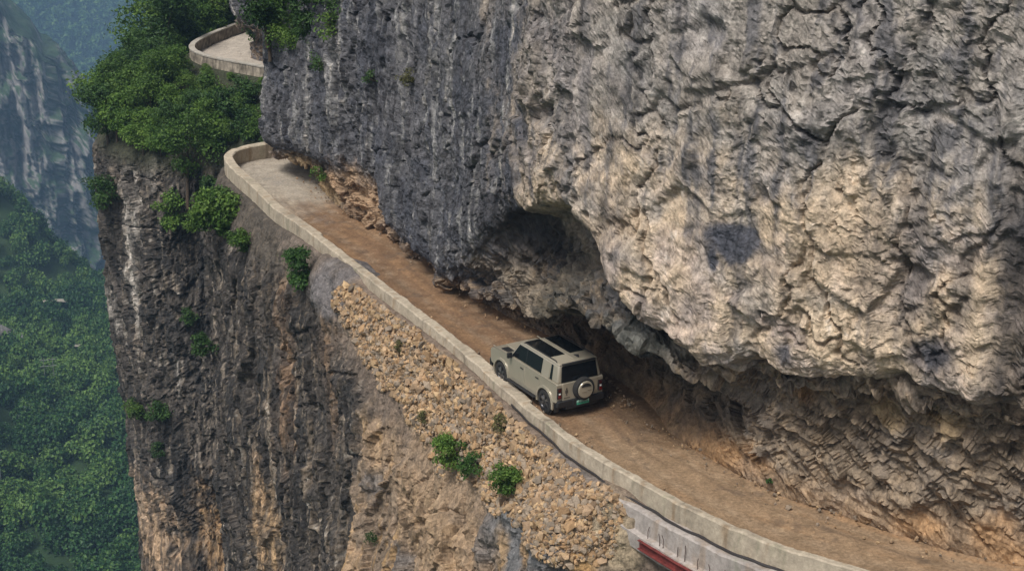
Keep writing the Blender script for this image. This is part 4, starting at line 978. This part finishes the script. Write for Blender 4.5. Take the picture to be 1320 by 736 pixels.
for sx in (-1, 1):
    side_panel(sx, [(.80, 1.30), (.40, 1.80), (-.14, 1.81), (-.14, 1.30)]).build('front_side_window', M_glass, car, bevel=.006)
    side_panel(sx, [(-.17, 1.30), (-.17, 1.81), (-1.18, 1.81), (-1.18, 1.30)]).build('rear_side_window', M_glass, car, bevel=.006)
    side_panel(sx, [(-.135, 1.30), (-.135, 1.81), (-.175, 1.81), (-.175, 1.30)], .008).build('window_pillar', M_blk, car)
    side_panel(sx, [(-1.20, 1.26), (-1.20, 1.82), (-1.68, 1.82), (-1.68, 1.26)], .016).build('signature_panel', M_paint, car, bevel=.006)
    side_panel(sx, [(-1.74, 1.30), (-1.74, 1.80), (-1.86, 1.80), (-1.90, 1.30)]).build('quarter_window', M_glass, car, bevel=.006)
    # doors, handles
    for (ya, yb, nm) in ((-.13, .98, 'front_door'), (-1.0, -.15, 'rear_door')):
        m = MB(); xa, xb = sorted((sx * .925, sx * .942))
        m.prism([(ya + (.0 if nm == 'front_door' else .02), .50), (yb, .50), (yb, 1.235), (ya - (.0 if nm == 'front_door' else .18), 1.235), (ya - (.0 if nm == 'front_door' else .18), 1.0)] if nm == 'rear_door' else [(ya, .50), (yb - .02, .50), (yb, 1.235), (ya, 1.235)], xa, xb)
        dr = m.build(nm, M_paint, car, bevel=.012)
        m = MB(); y0 = ya + (.06 if nm == 'front_door' else -.10); m.box(*sorted((sx * .943, sx * .965)), y0, y0 + .20, 1.06, 1.10); m.build('handle', M_blk, dr, bevel=.008)
    m = MB(); m.box(*sorted((sx * .90, sx * .946)), -2.2, 2.1, 1.245, 1.262); m.build('belt_trim', M_paint, car, bevel=.005)
    # arches
    for yc in (-WB, WB):
        m = MB(); n = 18; v = []; f = []
        for t in np.linspace(math.pi + .22, -.22, n):
            for (r, x) in ((.475, .92), (.475, .975), (.555, .965), (.555, .92)): v.append((sx * x, yc + r * math.cos(t), WR + r * math.sin(t)))
        for i in range(n - 1):
            for q in range(4): f.append((i * 4 + q, i * 4 + (q + 1) % 4, (i + 1) * 4 + (q + 1) % 4, (i + 1) * 4 + q))
        f += [(0, 1, 2, 3), tuple((n - 1) * 4 + q for q in (3, 2, 1, 0))]
        m.add(v, f); m.build('wheel_arch', M_paint, car)
        m = MB(); m.lathe([(sx * .60, .47), (sx * .91, .47)], 'x', 24, (0, yc, WR)); m.build('wheel_well', M_blk, car)
        # wheel: tyre, rim
        m = MB(); tp = [(-.13, .275), (-.135, .33), (-.12, .385), (-.085, .402), (.085, .402), (.12, .385), (.135, .33), (.13, .275)]
        m.lathe([(a_, r_) for a_, r_ in tp], 'x', 40, (sx * .83, yc, WR), close=False); 
        for k in range(44):                                       # tread blocks
            t = 2 * math.pi * k / 44; mm = Matrix.Translation((sx * .83, yc, WR)) @ Matrix.Rotation(t, 4, 'X')
            m.box(-.115, -.03, -.016, .016, .395, .410, mm); m.box(.03, .115, -.010, .022, .395, .410, mm)
        wl = m.build('wheel', M_tyre, car)
        m = MB(); m.lathe([(sx * .09, .27), (sx * .135, .28), (sx * .135, .262), (sx * .10, .25), (sx * .06, .20), (sx * .06, .05)], 'x', 36, (sx * .83, yc, WR)); rm = m.build('rim', M_rim, wl)
        m = MB()
        for k in range(6):
            for dt in (-.13, .13):
                t = 2 * math.pi * k / 6 + dt; mm = Matrix.Translation((sx * .83, yc, WR)) @ Matrix.Rotation(t, 4, 'X')
                xa, xb = sorted((sx * .095, sx * .125)); m.box(xa, xb, -.018, .018, .04, .262, mm)
        m.build('spokes', M_rim2, rm)
        m = MB(); m.lathe([(sx * .09, .06), (sx * .13, .055), (sx * .135, .03)], 'x', 20, (sx * .83, yc, WR)); m.build('hub_cap', M_blk, rm)
    # side step, sill, mirror
    m = MB(); m.box(*sorted((sx * .80, sx * .925)), -.98, 1.0, .34, .50); m.build('sill', M_blk, car, bevel=.02)
    m = MB(); m.box(*sorted((sx * .94, sx * 1.06)), -.96, .98, .36, .41); m.build('side_step', M_blk, car, bevel=.015)
    m = MB(); m.box(*sorted((sx * .94, sx * 1.13)), .70, .80, 1.24, 1.43); m.box(*sorted((sx * .86, sx * .96)), .72, .78, 1.25, 1.30); mi = m.build('door_mirror', M_blk, car, bevel=.02)
    # tail lights
    m = MB(); m.box(*sorted((sx * .74, sx * .915)), -2.315, -2.26, .74, 1.12); tl = m.build('tail_light', M_blk, car, bevel=.008)
    m = MB(); m.box(*sorted((sx * .77, sx * .885)), -2.33, -2.312, .76, .875); m.build('brake_lens', M_tail, tl, bevel=.006)
    m = MB(); m.box(*sorted((sx * .77, sx * .885)), -2.33, -2.312, .985, 1.10); m.build('tail_lens', plain('dark_red_lens', (.05, .008, .008), .2), tl, bevel=.006)
    m = MB(); m.box(*sorted((sx * .79, sx * .865)), -2.33, -2.312, .895, .945); m.build('reversing_lens', M_lens, tl, bevel=.006)
    # headlights
    m = MB(); m.box(*sorted((sx * .56, sx * .86)), 2.29, 2.325, .88, 1.06); hl = m.build('headlight', M_blk, car, bevel=.01)
    m = MB(); m.lathe([(0, .08), (.012, .075)], 'y', 20, (sx * .70, 2.325, .97)); m.build('lens', M_lens, hl)
# windscreen, rear window, grille
def plate_between(pts, t, name, mat, parent=car, bev=.006):
    m = MB(); m.panel(pts, t); return m.build(name, mat, parent, bevel=bev)
plate_between([(-.80, .93, 1.31), (.80, .93, 1.31), (.70, .49, 1.81), (-.70, .49, 1.81)], .012, 'windscreen', M_glass)
tg = MB(); tg.box(-.70, .70, -2.312, -2.26, .64, 1.26); tg = tg.build('tailgate', M_paint, car, bevel=.012)
ry = lambda z: -2.26 + (z - zb) / (zt - zb) * .09
m = MB(); c = [(-.74, ry(1.28), 1.28), (.74, ry(1.28), 1.28), (.68, ry(1.82), 1.82), (-.68, ry(1.82), 1.82)]; m.panel(c, .02); m.build('rear_window', M_glass, car, bevel=.008)
m = MB(); m.box(-.66, .66, -2.25, -2.12, 1.865, 1.90); m.build('rear_spoiler', M_blk, car, bevel=.01)
m = MB(); m.box(-.93, .93, -2.38, -2.20, .44, .66); m.box(-.60, .60, -2.36, -2.2, .32, .45); rb = m.build('rear_bumper', M_blk, car, bevel=.03, seg=3)
m = MB(); m.box(-.93, .93, 2.24, 2.40, .42, .70); m.box(-.5, .5, 2.27, 2.345, .72, 1.06); m.build('front_bumper', M_blk, car, bevel=.03, seg=3)
m = MB(); m.box(-.46, .46, 1.15, 2.0, 1.215, 1.245); m.build('hood_bulge', M_paint, car, bevel=.012)
for sx in (-1, 1):
    m = MB(); m.box(*sorted((sx * .52, sx * .80)), 1.25, 1.75, 1.21, 1.237); m.build('hood_tread_plate', M_blk, car, bevel=.006)
    m = MB(); m.box(*sorted((sx * .70, sx * .90)), -2.1, -2.07, .18, .50); m.build('mud_flap', M_blk, car, bevel=.006)
# spare wheel on the tailgate
m = MB(); m.lathe([(0, .25), (.0, .36), (-.03, .392), (-.20, .392), (-.235, .36), (-.24, .29)], 'y', 44, (.06, -2.315, 1.0)); sp = m.build('spare_wheel', M_tyre, car)
m = MB(); m.lathe([(-.20, .30), (-.255, .298), (-.275, .28), (-.28, .24), (-.282, .02)], 'y', 44, (.06, -2.315, 1.0)); cv = m.build('wheel_cover', M_paint, sp)
m = MB(); n = 14; v = [(.06 + .235 * math.cos(t), -2.604, 1.0 + .235 * math.sin(t)) for t in np.linspace(.50, math.pi - .50, n)]; m.panel(v, .006); m.build('cover_cap', M_blk, cv)
m = MB(); m.box(.12, .26, -2.606, -2.596, .975, .995); m.box(-.10, .08, -2.606, -2.596, .93, .938); m.build('cover_badge', plain('dull_badge', lin(120, 112, 96), .5), cv)
# badge left of the spare wheel
m = MB()
for (x0, x1, z0, z1_) in ((-.56, -.54, .86, 1.06), (-.60, -.58, .90, 1.02), (-.52, -.50, .90, 1.02), (-.575, -.525, 1.06, 1.085), (-.58, -.52, .83, .845), (-.66, -.42, .735, .75)): m.box(x0, x1, -2.322, -2.31, z0, z1_)
m.build('tailgate_badge', M_blk, tg)
# number plate
m = MB(); m.box(-.34, .42, -2.42, -2.375, .40, .66); npf = m.build('plate_recess', M_blk, rb, bevel=.01)
m = MB(); m.box(-.20, .28, -2.44, -2.421, .53, .60); m.build('plate_upper', M_pw, npf)
m = MB(); m.box(-.20, .28, -2.44, -2.421, .46, .5295); m.build('plate_lower', M_pg, npf)
m = MB(); x = -.185
for k, w_ in enumerate((.055, .04, .012, .04, .04, .04, .04, .04)):
    if k == 2: m.box(x, x + w_, -2.446, -2.439, .525, .54)
    else:
        m.box(x, x + .012, -2.446, -2.439, .49, .575); m.box(x + w_ - .012, x + w_, -2.446, -2.439, .49 if k % 2 else .53, .575); m.box(x + .012, x + w_ - .012, -2.446, -2.439, .565 if k % 3 else .49, .575 if k % 3 else .50)
        m.box(x + .012, x + w_ - .012, -2.446, -2.439, .527, .537)
    x += w_ + .016
m.build('plate_characters', M_pt, npf)
ps = ground_point(701, 531); yaw = R(30)
car.rotation_euler = (0, 0, yaw)
rgt = np.array([math.cos(yaw), math.sin(yaw)]); fwd = np.array([-math.sin(yaw), math.cos(yaw)])
cc = ps + rgt * .95 + fwd * (WB - .03)
car.location = (cc[0], cc[1], .01); car.scale = (1.02, 1.02, 1.05)

# ------------------------------------------------------------------ world, sun, camera
def finish():
    w = bpy.data.worlds.new('World'); scene.world = w; w.use_nodes = True
    nt = w.node_tree; bg = nt.nodes['Background']
    sky = nt.nodes.new('ShaderNodeTexSky'); sky.sky_type = 'NISHITA'; sky.sun_disc = False
    el, az = R(57), R(-148)                                      # azimuth clockwise from +Y: the light comes over the camera's left shoulder
    sky.sun_elevation = el; sky.sun_rotation = az; sky.air_density = 1.0; sky.dust_density = 4.0; sky.ozone_density = 0.6
    hs = nt.nodes.new('ShaderNodeHueSaturation'); hs.inputs['Saturation'].default_value = 0.35
    nt.links.new(sky.outputs[0], hs.inputs['Color']); nt.links.new(hs.outputs[0], bg.inputs['Color']); bg.inputs['Strength'].default_value = 0.09
    sun = bpy.data.lights.new('sun', 'SUN'); sun.energy = 2.3; sun.angle = R(16); sun.color = (1, .96, .9)
    so = link(bpy.data.objects.new('sun', sun))
    dirv = Vector((math.sin(az) * math.cos(el), math.cos(az) * math.cos(el), math.sin(el)))
    so.rotation_euler = dirv.to_track_quat('Z', 'Y').to_euler()
    cam = bpy.data.cameras.new('camera'); co = link(bpy.data.objects.new('camera', cam)); scene.camera = co
    co.location = (0, 0, H); co.rotation_euler = (math.pi / 2 - PITCH, 0, 0)
    cam.sensor_width = 36; cam.lens = 36 * F / 1320; cam.clip_end = 6000; cam.clip_start = .5
    scene.view_settings.view_transform = 'Standard'; scene.view_settings.look = 'None'; scene.view_settings.exposure = 0.42; scene.view_settings.gamma = 1
    scene.cycles.use_denoising = True
    scene.cycles.max_bounces = 6; scene.cycles.diffuse_bounces = 4; scene.cycles.glossy_bounces = 2; scene.cycles.transmission_bounces = 3; scene.cycles.volume_bounces = 0
    scene.cycles.caustics_reflective = False; scene.cycles.caustics_refractive = False
#@@FINISH
finish()
